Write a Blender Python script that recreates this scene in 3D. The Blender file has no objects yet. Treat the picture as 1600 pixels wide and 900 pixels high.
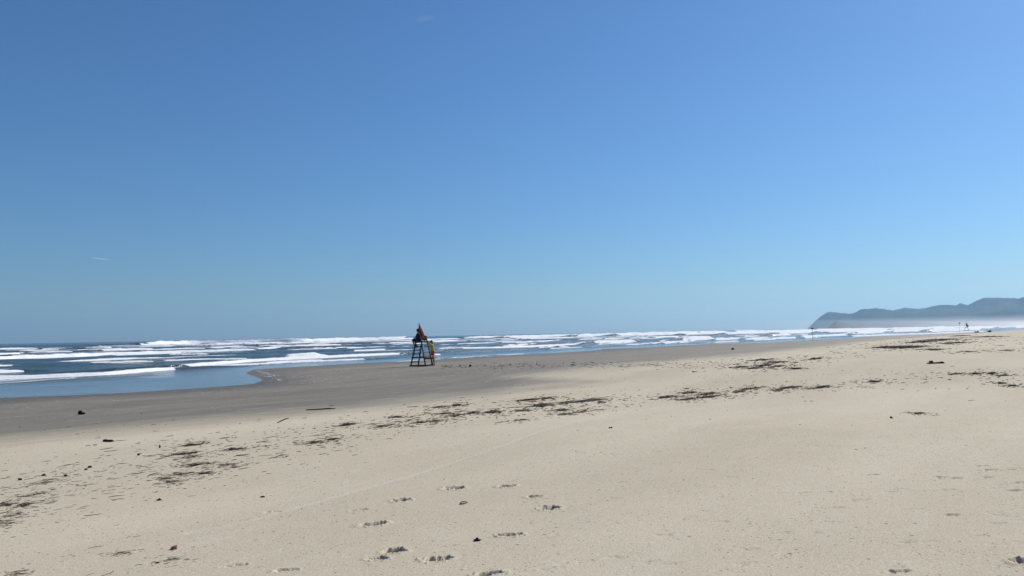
import bpy, bmesh, math, random
import numpy as np
from mathutils import Vector, Matrix

R = math.radians
random.seed(7)
rng = np.random.default_rng(11)
C = bpy.context.scene.collection
scene = bpy.context.scene

# ------------------------------------------------------------------ camera, sky, sun, exposure
CAM_Z = 1.63
F = 1200.0                       # focal length in units of the 1600 px wide photograph
PITCH, ROLL = math.atan(72.3 / F), R(1.05)
_r0 = np.array([1.0, 0, 0]); _f = np.array([0, math.cos(PITCH), math.sin(PITCH)])
_u0 = np.array([0, -math.sin(PITCH), math.cos(PITCH)])
_r = math.cos(ROLL) * _r0 - math.sin(ROLL) * _u0
_u = math.sin(ROLL) * _r0 + math.cos(ROLL) * _u0
cam = bpy.data.cameras.new("camera"); cam_o = bpy.data.objects.new("camera", cam); C.objects.link(cam_o)
cam.sensor_width = 36.0; cam.lens = 36.0 * F / 1600.0; cam.clip_start = 0.05; cam.clip_end = 60000
M = Matrix.Identity(4)
for i in range(3):
    M[i][0] = _r[i]; M[i][1] = _u[i]; M[i][2] = -_f[i]
M[2][3] = CAM_Z
cam_o.matrix_world = M
scene.camera = cam_o

SUN_AZ, SUN_EL = R(50), R(37)    # azimuth to the right of the view axis
world = bpy.data.worlds.new("World"); scene.world = world; world.use_nodes = True
wn = world.node_tree.nodes; wl = world.node_tree.links
sky = wn.new("ShaderNodeTexSky"); sky.sky_type = 'NISHITA'; sky.sun_disc = False
sky.sun_elevation = SUN_EL; sky.sun_rotation = SUN_AZ
sky.altitude = 0; sky.air_density = 1.2; sky.dust_density = 0.35; sky.ozone_density = 10
wb = wn.new("ShaderNodeVectorMath"); wb.operation = 'MULTIPLY'; wb.inputs[1].default_value = (0.68, 0.80, 0.88)   # cool white balance of the sky
wl.new(sky.outputs[0], wb.inputs[0]); wl.new(wb.outputs[0], wn["Background"].inputs[0]); wn["Background"].inputs[1].default_value = 0.105
sun = bpy.data.lights.new("sun", 'SUN'); sun_o = bpy.data.objects.new("sun", sun); C.objects.link(sun_o)
sun.energy = 5.0; sun.angle = R(0.55); sun.color = (1.0, 0.94, 0.86)
sv = Vector((math.sin(SUN_AZ) * math.cos(SUN_EL), math.cos(SUN_AZ) * math.cos(SUN_EL), math.sin(SUN_EL)))
sun_o.rotation_euler = sv.to_track_quat('Z', 'Y').to_euler(); sun_o.location = (60, 20, 60)
scene.view_settings.view_transform = 'Standard'; scene.view_settings.look = 'None'
scene.view_settings.gamma = 1; scene.view_settings.use_curve_mapping = False
scene.view_settings.exposure = 0.0
scene.cycles.use_denoising = True; scene.cycles.denoiser = 'OPENIMAGEDENOISE'
scene.cycles.denoising_input_passes = 'RGB_ALBEDO_NORMAL'; scene.cycles.denoising_prefilter = 'ACCURATE'
scene.cycles.max_bounces = 5; scene.cycles.volume_bounces = 1
scene.cycles.sample_clamp_indirect = 8

# ------------------------------------------------------------------ small helpers
def tag(o, label=None, cat=None, group=None, kind=None):
    if label: o["label"] = label
    if cat: o["category"] = cat
    if group: o["group"] = group
    if kind: o["kind"] = kind
    return o

def empty(name, loc=(0, 0, 0), rz=0.0):
    o = bpy.data.objects.new(name, None); C.objects.link(o)
    o.location = loc; o.rotation_euler = (0, 0, rz); o.empty_display_size = 0.2
    return o

def link_mesh(name, me, mat, parent=None):
    o = bpy.data.objects.new(name, me); C.objects.link(o)
    if mat and not me.materials: me.materials.append(mat)
    if parent: o.parent = parent
    return o

def mesh_np(name, V, Q, smooth=True):
    me = bpy.data.meshes.new(name)
    V = np.ascontiguousarray(V, dtype=np.float32); Q = np.ascontiguousarray(Q, dtype=np.int32)
    k = Q.shape[1]
    me.vertices.add(len(V)); me.vertices.foreach_set("co", V.ravel())
    me.loops.add(Q.size); me.loops.foreach_set("vertex_index", Q.ravel())
    me.polygons.add(len(Q)); me.polygons.foreach_set("loop_start", np.arange(0, Q.size, k, dtype=np.int32))
    me.polygons.foreach_set("use_smooth", np.full(len(Q), smooth, dtype=bool))
    me.update(calc_edges=True); me.validate()
    return me

def attr(me, name, data):
    a = me.attributes.new(name, 'FLOAT', 'POINT'); a.data.foreach_set("value", np.ascontiguousarray(data, dtype=np.float32))

def _hash(ix, iy, seed):
    n = (ix.astype(np.int64) * 374761393 + iy.astype(np.int64) * 668265263 + seed * 1442695041) & 0x7fffffff
    n = ((n ^ (n >> 13)) * 1274126177) & 0x7fffffff
    n = ((n ^ (n >> 16)) * 2246822519) & 0x7fffffff
    return (n & 0xffff) / 65535.0

def vnoise(x, y, seed=0):
    x = np.asarray(x, dtype=float); y = np.asarray(y, dtype=float)
    ix = np.floor(x); iy = np.floor(y); fx = x - ix; fy = y - iy
    fx = fx * fx * (3 - 2 * fx); fy = fy * fy * (3 - 2 * fy)
    ix = ix.astype(np.int64); iy = iy.astype(np.int64)
    a = _hash(ix, iy, seed); b = _hash(ix + 1, iy, seed); c = _hash(ix, iy + 1, seed); d = _hash(ix + 1, iy + 1, seed)
    return a + (b - a) * fx + (c - a) * fy + (a - b - c + d) * fx * fy

def fbm(x, y, seed=0, oct=4, gain=0.5):
    s = 0; a = 1.0; tot = 0
    for k in range(oct):
        s = s + a * vnoise(x * 2 ** k + 17.3 * k, y * 2 ** k - 9.1 * k, seed + k); tot += a; a *= gain
    return s / tot

def sstep(a, b, x):
    t = np.clip((x - a) / (b - a), 0, 1); return t * t * (3 - 2 * t)

# ------------------------------------------------------------------ measuring the place from the photograph
def ray(px, py):
    d = _r * (px - 800.0) + _u * (450.0 - py) + _f * F
    return d

SHORE_ANG = R(38)                                    # the shore runs away 38 degrees right of the view axis
D_T = np.array([math.sin(SHORE_ANG), math.cos(SHORE_ANG)])
D_S = np.array([-math.cos(SHORE_ANG), math.sin(SHORE_ANG)])
RZ = math.pi / 2 - SHORE_ANG                         # local x = along the shore (t), local y = seaward (s)
def to_ts(x, y): return x * D_T[0] + y * D_T[1], x * D_S[0] + y * D_S[1]
def to_xy(t, s): return t * D_T[0] + s * D_S[0], t * D_T[1] + s * D_S[1]
Z_SEA = -0.80

def on_plane(px, py, z):
    d = ray(px, py); k = (z - CAM_Z) / d[2]
    return d[0] * k, d[1] * k

_shore_px = [(0, 622), (120, 617.5), (200, 613.5), (330, 605.5), (395, 600), (411, 594.5), (402, 589), (385, 584),
             (395, 578), (450, 574), (520, 570), (600, 566.5), (660, 563), (760, 557), (860, 552),
             (925, 548.2), (945, 545.2), (1000, 543.3), (1090, 538.3), (1200, 535), (1250, 532.5), (1318, 529), (1345, 526.8),
             (1400, 524.3), (1500, 520), (1550, 517.8)]
_st = []
for p in _shore_px:
    x, y = on_plane(p[0], p[1], Z_SEA); _st.append(to_ts(x, y))
_st = sorted(_st)
SH_T = np.array([a for a, b in _st]); SH_S = np.array([b for a, b in _st])
def s_shore(t):
    return np.interp(t, SH_T, SH_S) + 0.5 * (fbm(np.asarray(t) / 2.3, np.zeros_like(t), 5, 3) - 0.5)

def beach(u):
    u1 = np.clip(u, 0, 45)
    z = 0.016 * u1 + 0.00015 * u1 * u1 + 0.022 * np.clip(u - 45, 0, 40) + 0.004 * np.clip(u - 85, 0, 400)
    return np.where(u < 0, np.maximum(0.025 * u, -2.5), z)

FOOT = []      # footprints and scuffs: (x, y, angle, half length, half width, depth, seed)
TRACK = []     # faint drag line on the sand
def sand_base(t, s):
    return Z_SEA + beach(s_shore(t) - s)

def sand_h(t, s, detail=True):
    t = np.asarray(t, dtype=float); s = np.asarray(s, dtype=float)
    u = s_shore(t) - s
    z = Z_SEA + beach(u)
    dry = sstep(10, 24, u)
    z = z + dry * (0.045 * (fbm(t / 7.0, s / 4.0, 21, 3) - 0.5) + 0.016 * (fbm(t / 0.9, s / 0.5, 31, 3) - 0.5))
    z = z + (1 - dry) * 0.012 * (fbm(t / 9.0, s / 3.0, 41, 2) - 0.5) * sstep(0, 3, np.abs(u))
    return z

def unp(px, py):
    z = -0.3
    for k in range(10):
        x, y = on_plane(px, py, z)
        t, s = to_ts(x, y); z = 0.5 * z + 0.5 * float(sand_h(np.array([t]), np.array([s]))[0])
    x, y = on_plane(px, py, z)
    return np.array([x, y, z])

def ground(x, y):
    t, s = to_ts(np.atleast_1d(x), np.atleast_1d(y)); return sand_h(t, s)

# ------------------------------------------------------------------ materials
def mat(name):
    m = bpy.data.materials.new(name); m.use_nodes = True
    return m, m.node_tree.nodes, m.node_tree.links, m.node_tree.nodes["Principled BSDF"]

def N(nodes, t, **kw):
    n = nodes.new(t)
    for k, v in kw.items(): setattr(n, k, v)
    return n

def math_node(nodes, links, op, a, b=None, clamp=False):
    n = N(nodes, "ShaderNodeMath", operation=op, use_clamp=clamp)
    for i, v in enumerate((a, b)):
        if v is None: continue
        if isinstance(v, (int, float)): n.inputs[i].default_value = v
        else: links.new(v, n.inputs[i])
    return n.outputs[0]

def mix_col(nodes, links, fac, a, b):
    n = N(nodes, "ShaderNodeMix", data_type='RGBA')
    if isinstance(fac, (int, float)): n.inputs[0].default_value = fac
    else: links.new(fac, n.inputs[0])
    for i, v in ((6, a), (7, b)):
        if isinstance(v, tuple): n.inputs[i].default_value = (*v, 1)
        else: links.new(v, n.inputs[i])
    return n.outputs[2]

def noise(nodes, links, vec, scale, detail=2, rough=0.5):
    n = N(nodes, "ShaderNodeTexNoise"); n.inputs["Scale"].default_value = scale
    n.inputs["Detail"].default_value = detail; n.inputs["Roughness"].default_value = rough
    links.new(vec, n.inputs["Vector"]); return n.outputs["Fac"]

def mapped(nodes, links, vec, sc):
    n = N(nodes, "ShaderNodeMapping"); n.inputs["Scale"].default_value = sc
    links.new(vec, n.inputs["Vector"]); return n.outputs[0]

def ramp(nodes, links, fac, a, b):
    n = N(nodes, "ShaderNodeMapRange"); n.interpolation_type = 'SMOOTHSTEP'
    links.new(fac, n.inputs[0]); n.inputs[1].default_value = a; n.inputs[2].default_value = b
    return n.outputs[0]

def simple(name, col, rough=0.6, var=0.25, scale=30.0, metal=0.0, bump=0.0):
    m, n, l, p = mat(name)
    tc = N(n, "ShaderNodeTexCoord").outputs["Object"]
    nz = noise(n, l, tc, scale, 4, 0.6)
    lo = tuple(c * (1 - var) for c in col); hi = tuple(min(1, c * (1 + var)) for c in col)
    l.new(mix_col(n, l, nz, lo, hi), p.inputs["Base Color"])
    p.inputs["Roughness"].default_value = rough; p.inputs["Metallic"].default_value = metal
    if bump:
        b = N(n, "ShaderNodeBump"); b.inputs["Strength"].default_value = bump; b.inputs["Distance"].default_value = 0.01
        l.new(nz, b.inputs["Height"]); l.new(b.outputs[0], p.inputs["Normal"])
    return m

# sand: dry pale sand, grey damp sand near the water, both set by where the sand has been soaked
def sand_material():
    m, n, l, p = mat("sand")
    tc = N(n, "ShaderNodeTexCoord").outputs["Object"]
    wet = N(n, "ShaderNodeAttribute", attribute_name="wet").outputs["Fac"]
    damp = N(n, "ShaderNodeAttribute", attribute_name="damp").outputs["Fac"]  # footprint dents: moist sand and painted shade in one mask
    pale = N(n, "ShaderNodeAttribute", attribute_name="pale").outputs["Fac"]
    big = noise(n, l, mapped(n, l, tc, (0.10, 0.35, 1)), 1.0, 4, 0.55)
    mid = noise(n, l, mapped(n, l, tc, (0.8, 2.2, 1)), 1.0, 5, 0.6)
    g1 = noise(n, l, tc, 75.0, 3, 0.75)
    g2 = noise(n, l, tc, 260.0, 2, 0.7)
    dry = mix_col(n, l, ramp(n, l, big, 0.3, 0.7), (0.50, 0.435, 0.315), (0.565, 0.495, 0.365))
    dry = mix_col(n, l, math_node(n, l, 'MULTIPLY', ramp(n, l, mid, 0.55, 0.85), 0.35), dry, (0.58, 0.515, 0.40))
    wetc = mix_col(n, l, ramp(n, l, big, 0.3, 0.7), (0.096, 0.080, 0.055), (0.132, 0.112, 0.080))
    col = mix_col(n, l, wet, dry, wetc)
    col = mix_col(n, l, math_node(n, l, 'MULTIPLY', damp, 0.85), col, (0.085, 0.072, 0.052))  # darkens the dents: moist tone with shade put into the colour
    col = mix_col(n, l, math_node(n, l, 'MULTIPLY', pale, 0.55), col, (0.56, 0.51, 0.42))
    # grains: light quartz and dark mineral specks
    grain = math_node(n, l, 'ADD', math_node(n, l, 'MULTIPLY', g1, 0.6), math_node(n, l, 'MULTIPLY', g2, 0.4))
    gs = N(n, "ShaderNodeMapRange"); l.new(grain, gs.inputs[0])
    gs.inputs[1].default_value = 0.3; gs.inputs[2].default_value = 0.7; gs.inputs[3].default_value = 0.58; gs.inputs[4].default_value = 1.42
    mul = N(n, "ShaderNodeVectorMath", operation='SCALE'); l.new(col, mul.inputs[0]); l.new(gs.outputs[0], mul.inputs["Scale"])
    # small shell and weed specks lying in the sand, in two sizes
    def specks(scale, rad, keep):
        vo = N(n, "ShaderNodeTexVoronoi"); vo.inputs["Scale"].default_value = scale; l.new(tc, vo.inputs["Vector"])
        sepc = N(n, "ShaderNodeSeparateColor"); l.new(vo.outputs["Color"], sepc.inputs[0])
        near_ = math_node(n, l, 'LESS_THAN', vo.outputs["Distance"], math_node(n, l, 'MULTIPLY', sepc.outputs[1], rad))
        return math_node(n, l, 'MULTIPLY', near_, math_node(n, l, 'LESS_THAN', sepc.outputs[0], keep)), sepc.outputs[2]
    outc = mul.outputs[0]
    for (sc_, rd_, kp_) in ((16.0, 0.28, 0.20), (38.0, 0.42, 0.22)):
        sm_, tone = specks(sc_, rd_, kp_)
        tint = mix_col(n, l, ramp(n, l, tone, 0.55, 0.75), (0.13, 0.11, 0.085), (0.62, 0.58, 0.50))
        outc = mix_col(n, l, math_node(n, l, 'MULTIPLY', sm_, 0.72), outc, tint)
    l.new(outc, p.inputs["Base Color"])
    rg = N(n, "ShaderNodeMapRange"); l.new(wet, rg.inputs[0]); rg.inputs[3].default_value = 0.95; rg.inputs[4].default_value = 0.55
    l.new(rg.outputs[0], p.inputs["Roughness"])
    sp = N(n, "ShaderNodeMapRange"); l.new(wet, sp.inputs[0]); sp.inputs[3].default_value = 0.15; sp.inputs[4].default_value = 0.35
    l.new(sp.outputs[0], p.inputs["Specular IOR Level"])
    b1 = N(n, "ShaderNodeBump"); b1.inputs["Distance"].default_value = 0.006
    st = N(n, "ShaderNodeMapRange"); l.new(wet, st.inputs[0]); st.inputs[3].default_value = 0.75; st.inputs[4].default_value = 0.12
    l.new(st.outputs[0], b1.inputs["Strength"]); l.new(g1, b1.inputs["Height"])
    b2 = N(n, "ShaderNodeBump"); b2.inputs["Distance"].default_value = 0.007
    l.new(st.outputs[0], b2.inputs["Strength"])
    l.new(noise(n, l, mapped(n, l, tc, (9, 22, 1)), 1.0, 3, 0.6), b2.inputs["Height"]); l.new(b1.outputs[0], b2.inputs["Normal"])
    l.new(b2.outputs[0], p.inputs["Normal"])
    return m

def sea_material():
    m, n, l, p = mat("sea")
    tc = N(n, "ShaderNodeTexCoord").outputs["Object"]
    foam = N(n, "ShaderNodeAttribute", attribute_name="foam").outputs["Fac"]
    calm = N(n, "ShaderNodeAttribute", attribute_name="calm").outputs["Fac"]
    big = noise(n, l, mapped(n, l, tc, (0.02, 0.06, 1)), 1.0, 3)
    l.new(mix_col(n, l, calm, mix_col(n, l, big, (0.030, 0.056, 0.060), (0.055, 0.085, 0.086)), (0.115, 0.130, 0.140)), p.inputs["Base Color"])   # sand shows through the thin film
    p.inputs["IOR"].default_value = 1.33
    rr = N(n, "ShaderNodeMapRange"); l.new(calm, rr.inputs[0]); rr.inputs[3].default_value = 0.16; rr.inputs[4].default_value = 0.11
    l.new(rr.outputs[0], p.inputs["Roughness"])
    b = N(n, "ShaderNodeBump"); b.inputs["Distance"].default_value = 0.6
    bs = N(n, "ShaderNodeMapRange"); l.new(calm, bs.inputs[0]); bs.inputs[3].default_value = 0.9; bs.inputs[4].default_value = 0.07
    l.new(bs.outputs[0], b.inputs["Strength"])
    chop = math_node(n, l, 'ADD', noise(n, l, mapped(n, l, tc, (0.55, 1.5, 1)), 1.0, 5, 0.62), math_node(n, l, 'MULTIPLY', noise(n, l, mapped(n, l, tc, (0.10, 0.34, 1)), 1.0, 4, 0.6), 2.2))
    l.new(chop, b.inputs["Height"])
    l.new(b.outputs[0], p.inputs["Normal"])
    # foam: white water, broken up by streaks that lie along the shore
    f1 = noise(n, l, mapped(n, l, tc, (0.35, 1.6, 1.6)), 1.0, 6, 0.65)
    f2 = noise(n, l, mapped(n, l, tc, (2.2, 4.0, 4.0)), 1.0, 4, 0.6)
    f0 = noise(n, l, mapped(n, l, tc, (0.07, 0.42, 0.6)), 1.0, 5, 0.6)
    fn = math_node(n, l, 'ADD', math_node(n, l, 'MULTIPLY', f1, 0.42), math_node(n, l, 'MULTIPLY', f2, 0.22))
    fn = math_node(n, l, 'ADD', fn, math_node(n, l, 'MULTIPLY', f0, 0.36))
    d = math_node(n, l, 'SUBTRACT', math_node(n, l, 'ADD', math_node(n, l, 'MULTIPLY', foam, 1.0), 0.0), fn)
    mask = ramp(n, l, d, -0.05, 0.11)
    pf = N(n, "ShaderNodeBsdfPrincipled"); pf.inputs["Roughness"].default_value = 0.9; pf.inputs["Specular IOR Level"].default_value = 0.1
    l.new(mix_col(n, l, f2, (0.84, 0.87, 0.88), (0.95, 0.96, 0.96)), pf.inputs["Base Color"])
    fb = N(n, "ShaderNodeBump"); fb.inputs["Distance"].default_value = 0.15; fb.inputs["Strength"].default_value = 0.5
    l.new(f2, fb.inputs["Height"]); l.new(fb.outputs[0], pf.inputs["Normal"])
    ms = N(n, "ShaderNodeMixShader"); tr = N(n, "ShaderNodeBsdfTranslucent"); tr.inputs[0].default_value = (0.9, 0.94, 0.95, 1); l.new(fb.outputs[0], tr.inputs["Normal"])
    mf = N(n, "ShaderNodeMixShader"); mf.inputs[0].default_value = 0.15; l.new(pf.outputs[0], mf.inputs[1]); l.new(tr.outputs[0], mf.inputs[2])   # bubbles let light through
    l.new(mask, ms.inputs[0]); l.new(p.outputs[0], ms.inputs[1]); l.new(mf.outputs[0], ms.inputs[2])
    l.new(ms.outputs[0], n["Material Output"].inputs["Surface"])
    return m

# ------------------------------------------------------------------ footprints, scuffs, drag line (real dents in the sand sheet)
def add_foot(px, py, wpx, hpx, depth=0.022):
    P = unp(px, py); Q = unp(px + wpx / 2, py - 0.10 * wpx / 2)
    half = max(0.09, float(np.hypot(*(Q - P)[:2])))
    A = unp(px, py - hpx / 2); B = unp(px, py + hpx / 2)
    wid = min(0.11, max(0.045, 0.35 * float(np.hypot(*(A - B)[:2]))))
    a = math.atan2(Q[1] - P[1], Q[0] - P[0]) + random.uniform(-0.25, 0.25)
    FOOT.append((P[0], P[1], a, min(half, 0.2), wid, depth, random.randint(0, 9999)))
for f in [(583, 819, 42, 9), (626, 782, 28, 7), (709, 763, 32, 8), (791, 760, 26, 6), (834, 776, 24, 6), (859, 794, 30, 10),
          (617, 861, 32, 12), (592, 873, 24, 7), (683, 874, 45, 11), (795, 836, 36, 8), (765, 897, 50, 9), (1593, 876, 36, 10)]:
    add_foot(*f, depth=0.044)
for f in [(1487, 805, 30, 6), (1468, 746, 24, 5), (1491, 747, 20, 4), (1588, 766, 14, 4), (1592, 754, 20, 3), (1545, 734, 16, 3), (1533, 728, 12, 3),
          (1578, 734, 16, 3), (447, 891, 24, 6), (365, 884, 40, 6), (560, 797, 20, 4), (425, 800, 20, 3), (1404, 893, 16, 3), (1362, 742, 16, 3), (1540, 746, 14, 3)]:
    add_foot(*f, depth=0.016)
for k in range(70):
    add_foot(random.uniform(850, 1600), random.uniform(650, 890), random.uniform(12, 34), 4, depth=random.uniform(0.003, 0.007))
TRACK = [unp(*p)[:2] for p in [(300, 832), (400, 812), (520, 778), (640, 745), (760, 706), (840, 676), (920, 655), (990, 640)]]
TRACK2 = [unp(*p)[:2] for p in [(760, 792), (900, 785), (1050, 776), (1200, 769), (1350, 766), (1500, 764)]]

# ------------------------------------------------------------------ ground: one sheet of sand reaching the horizon
def polar(rad, ang):
    A, Rr = np.meshgrid(ang, rad)
    return Rr * np.sin(A), Rr * np.cos(A)
def grid_quads(nr, na, close):
    i = np.arange(nr - 1)[:, None]; j = np.arange(na if close else na - 1)[None, :]
    j2 = (j + 1) % na
    a = i * na + j; b = i * na + j2; c = (i + 1) * na + j2; d = (i + 1) * na + j
    return np.stack([a, d, c, b], -1).reshape(-1, 4)

def geo(a, b, k):
    n = int(math.log(b / a) / math.log(1 + k)); return list(a * (b / a) ** (np.arange(n) / n))

ang = np.concatenate([np.linspace(R(-180), R(-41), 70, endpoint=False), np.arange(R(-41), R(41), R(0.072)), np.linspace(R(41), R(180), 70, endpoint=False)])
rad = [0.05] + geo(0.4, 4.2, 0.05) + geo(4.2, 15, 0.0026) + geo(15, 40, 0.0042) + geo(40, 420, 0.011) + geo(420, 14000, 0.08) + [14000]
X, Y = polar(np.array(rad), ang); nr, na = X.shape
X = X.ravel(); Y = Y.ravel(); T, S = to_ts(X, Y)
Z = sand_h(T, S)
U = s_shore(T) - S
DAMP_SHADE = np.zeros_like(Z); PALE = np.zeros_like(Z)
for (fx, fy, fa, hl, hw, dp, sd) in FOOT:
    m = (np.abs(X - fx) < 0.5) & (np.abs(Y - fy) < 0.5)
    lx = (X[m] - fx) * math.cos(fa) + (Y[m] - fy) * math.sin(fa); ly = -(X[m] - fx) * math.sin(fa) + (Y[m] - fy) * math.cos(fa)
    ed = 0.9 * (fbm(lx * 22, ly * 22, sd, 3) - 0.5)
    waist = 1 - 0.12 * np.exp(-((lx / hl + 0.15) / 0.28) ** 2)
    q = np.sqrt((lx / hl) ** 2 + (ly / (hw * waist)) ** 2) + ed
    crumb = fbm(lx * 34, ly * 46, sd + 3, 3, 0.7)
    dent = (1 - sstep(0.72, 1.02, q)) * (0.75 + 2.6 * (crumb - 0.5))
    rim = np.exp(-((q - 1.2) / 0.2) ** 2) * (0.25 + 0.9 * np.clip(crumb - 0.4, 0, 1) * 2.5)
    Z[m] += -dp * dent + 0.36 * dp * rim
    DAMP_SHADE[m] = np.maximum(DAMP_SHADE[m], sstep(0.9, 0.5, q) * sstep(0.45, 0.62, crumb) * min(1, dp / 0.03))  # deeper parts of each dent: damp sand plus shade painted in
    PALE[m] = np.maximum(PALE[m], sstep(1.0, 0.6, q) * sstep(0.5, 0.36, crumb) * 0.7)
def seg_dist(pts):
    best = np.full(X.shape, 1e9)
    for (a, b) in zip(pts[:-1], pts[1:]):
        d = b - a; L2 = d @ d
        k = np.clip(((X - a[0]) * d[0] + (Y - a[1]) * d[1]) / L2, 0, 1)
        best = np.minimum(best, np.hypot(X - a[0] - k * d[0], Y - a[1] - k * d[1]))
    return best
near = np.hypot(X, Y) < 60
dd = seg_dist(TRACK)
g = np.exp(-(dd / 0.06) ** 2); Z -= 0.006 * g; PALE = np.maximum(PALE, 0.95 * g * (0.5 + 0.8 * vnoise(T / 1.5, S / 1.5, 3)))
dd = seg_dist(TRACK2)
g = np.exp(-(dd / 0.035) ** 2) * sstep(0.45, 0.6, vnoise(T / 0.5, S / 0.5, 8)); PALE = np.maximum(PALE, 0.7 * g); Z += 0.004 * g
# pale wind-dried flecks
fl = sstep(0.69, 0.79, fbm(T / 0.9 + 5, S / 0.16, 77, 3)) * near
PALE = np.maximum(PALE, 0.45 * fl)
# soaked band
wp = [(-300, 712), (0, 681), (150, 668), (300, 655), (420, 645), (520, 637), (640, 624), (760, 612), (870, 596), (800, 588), (940, 572), (1080, 560), (1200, 549.5), (1300, 538), (1400, 529.5), (1500, 522)]
wts = sorted(to_ts(*unp(*p)[:2]) for p in wp)
WT = np.array([a for a, b in wts]); WS = np.array([b for a, b in wts])
off = S - np.interp(T, WT, WS) + 2.2 * (fbm(T / 5.0, S / 1.2, 91, 4) - 0.5) * np.clip(T / 20, 0.5, 2.5)
WET = 0.80 * sstep(-4.2, 2.4, off + 1.6 * (fbm(T / 1.6, S / 0.35, 93, 3) - 0.5)) + 0.20 * sstep(0.35, 0.0, U / np.maximum(1.0, (s_shore(T) - np.interp(T, WT, WS))))
WET = WET * (0.9 + 0.2 * (fbm(T / 3.0, S / 0.5, 97, 3) - 0.5))
WET = np.clip(WET + 0.10 * WET * sstep(34, 20, T), 0, 1)
q4 = grid_quads(nr, na, True)
me = mesh_np("sand", np.stack([T, S, Z], 1), q4)
attr(me, "wet", WET); attr(me, "damp", DAMP_SHADE); attr(me, "pale", PALE)
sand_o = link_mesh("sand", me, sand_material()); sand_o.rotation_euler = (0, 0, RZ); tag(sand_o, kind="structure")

# ------------------------------------------------------------------ sea: one water sheet with swell, breakers and foam
# every breaker: base line of its white front as measured in the photograph (px), and its height in px
BRK = [
 ([(-160, 604), (0, 592.5), (50, 589.5), (87, 590), (125, 589.2), (200, 583.5), (240, 580), (286, 576.3)], 5.5, 1.0),
 ([(-150, 607), (0, 601), (30, 599.7), (90, 593.2), (120, 590.6)], 1.6, 0.8),
 ([(286, 573.8), (340, 569.5), (400, 565), (437, 562), (472, 561), (494, 560.4), (532, 558), (562, 556), (600, 555), (629, 553)], 3.8, 1.0),
 ([(462, 561.2), (475, 560.6), (500, 559.5), (512, 559)], 8.0, 1.0),
 ([(300, 574), (350, 571.7), (400, 569.4), (460, 566), (525, 563.7), (576, 561)], 2.0, 0.9),
 ([(-150, 584), (0, 574.4), (37, 572), (87, 568.7), (150, 565.4), (200, 563.6), (240, 562.5), (280, 561), (300, 558.6), (362, 557)], 4.2, 1.0),
 ([(-150, 572), (0, 563), (62, 562), (87, 558.9), (137, 558.2), (187, 556), (237, 553.6), (275, 552.8), (312, 551.4), (410, 548.8)], 5.5, 1.0),
 ([(-150, 562), (-60, 558.6), (0, 556.4), (45, 554.4)], 4.0, 1.0),
 ([(410, 547.6), (444, 545.6), (487, 543.6), (500, 542.5), (531, 540.6)], 3.0, 1.0),
 ([(-150, 553), (0, 548.3), (66, 546.8)], 3.6, 1.0),
 ([(72, 546.8), (120, 545.2), (200, 543.6), (240, 546), (300, 543.4), (350, 542), (432, 540.6)], 4.0, 1.0),
 ([(162, 548.5), (188, 548)], 3.0, 1.0),
 ([(230, 540.6), (300, 538.4), (400, 536.6), (437, 535.8), (475, 534.8), (512, 534.6), (560, 532.6), (650, 530.6)], 5.0, 1.0),
 ([(430, 541), (456, 540.2), (509, 538.9), (560, 537.8)], 3.2, 1.0),
 ([(500, 537.9), (560, 537.5), (600, 536.9), (650, 534.9)], 3.8, 1.0),
 ([(540, 547.5), (580, 546.6)], 3.4, 1.0),
 ([(680, 535.8), (692, 535.6)], 2.4, 1.0),
 ([(684, 541.2), (717, 540.6)], 2.2, 1.0),
 ([(722, 547.2), (735, 546.2), (792, 544.6), (850, 540.8), (890, 538.8), (920, 537.4)], 2.6, 1.0),
 ([(680, 554.6), (690, 554.4)], 1.8, 1.0),
 ([(785, 532.2), (812, 531.4)], 2.0, 1.0),
 ([(788, 537.2), (812, 536.2)], 1.6, 1.0),
 ([(830, 530.8), (875, 530.6), (903, 528)], 2.2, 1.0),
 ([(932, 536.4), (995, 535.7)], 4.6, 1.0),
 ([(855, 545.2), (916, 542.6)], 1.0, 0.75),
 ([(950, 522.4), (999, 523.8)], 2.6, 1.0),
 ([(1027, 527.6), (1065, 528.9)], 3.0, 1.0),
 ([(1078, 530.8), (1122, 532.4)], 6.0, 1.0),
 ([(1125, 531.2), (1160, 530.8)], 3.0, 1.0),
 ([(1032, 535.2), (1087, 533.6)], 1.5, 1.0),
 ([(1170, 527.6), (1192, 527.5)], 2.6, 1.0),
 ([(1166, 530.8), (1202, 530.2)], 2.0, 1.0),
 ([(1212, 526.2), (1240, 526)], 3.2, 1.0),
 ([(1204, 529.6), (1247, 528.9)], 2.2, 1.0),
 ([(1256, 525.4), (1296, 525.8), (1326, 525)], 2.2, 1.0),
 ([(1331, 525.8), (1400, 523.4), (1470, 521), (1540, 517.6)], 1.5, 1.0),
 ([(-150, 590), (-40, 583), (20, 579)], 1.5, 0.6),
 ([(700, 559.5), (760, 556.2), (830, 552.4)], 0.9, 0.66),
 ([(600, 566), (700, 560), (800, 554.2)], 0.6, 0.6),
]
tg_ = [-10400, -6000, -3000, -1500, -800] + list(np.arange(-420, 8, 4.0)) + list(np.arange(8, 60, 0.14)) + geo(60, 1500, 0.0036) + geo(1500, 10400, 0.06) + [10400]
sg_ = geo(33, 60, 0.0036) + geo(60, 330, 0.0024) + geo(330, 760, 0.0042) + geo(760, 10400, 0.06) + [10400]
TT, SS = np.meshgrid(np.array(tg_), np.array(sg_)); nr, na = TT.shape
T = TT.ravel(); S = SS.ravel(); U = S - s_shore(T)          # U > 0 at sea
Z = np.zeros_like(T); FO = np.zeros_like(T)
deep = sstep(4, 40, U); farfade = 1 - sstep(600, 1200, U)
ws = 1.6 * (fbm(T / 60, S / 40, 51, 2) - 0.5)
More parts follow.
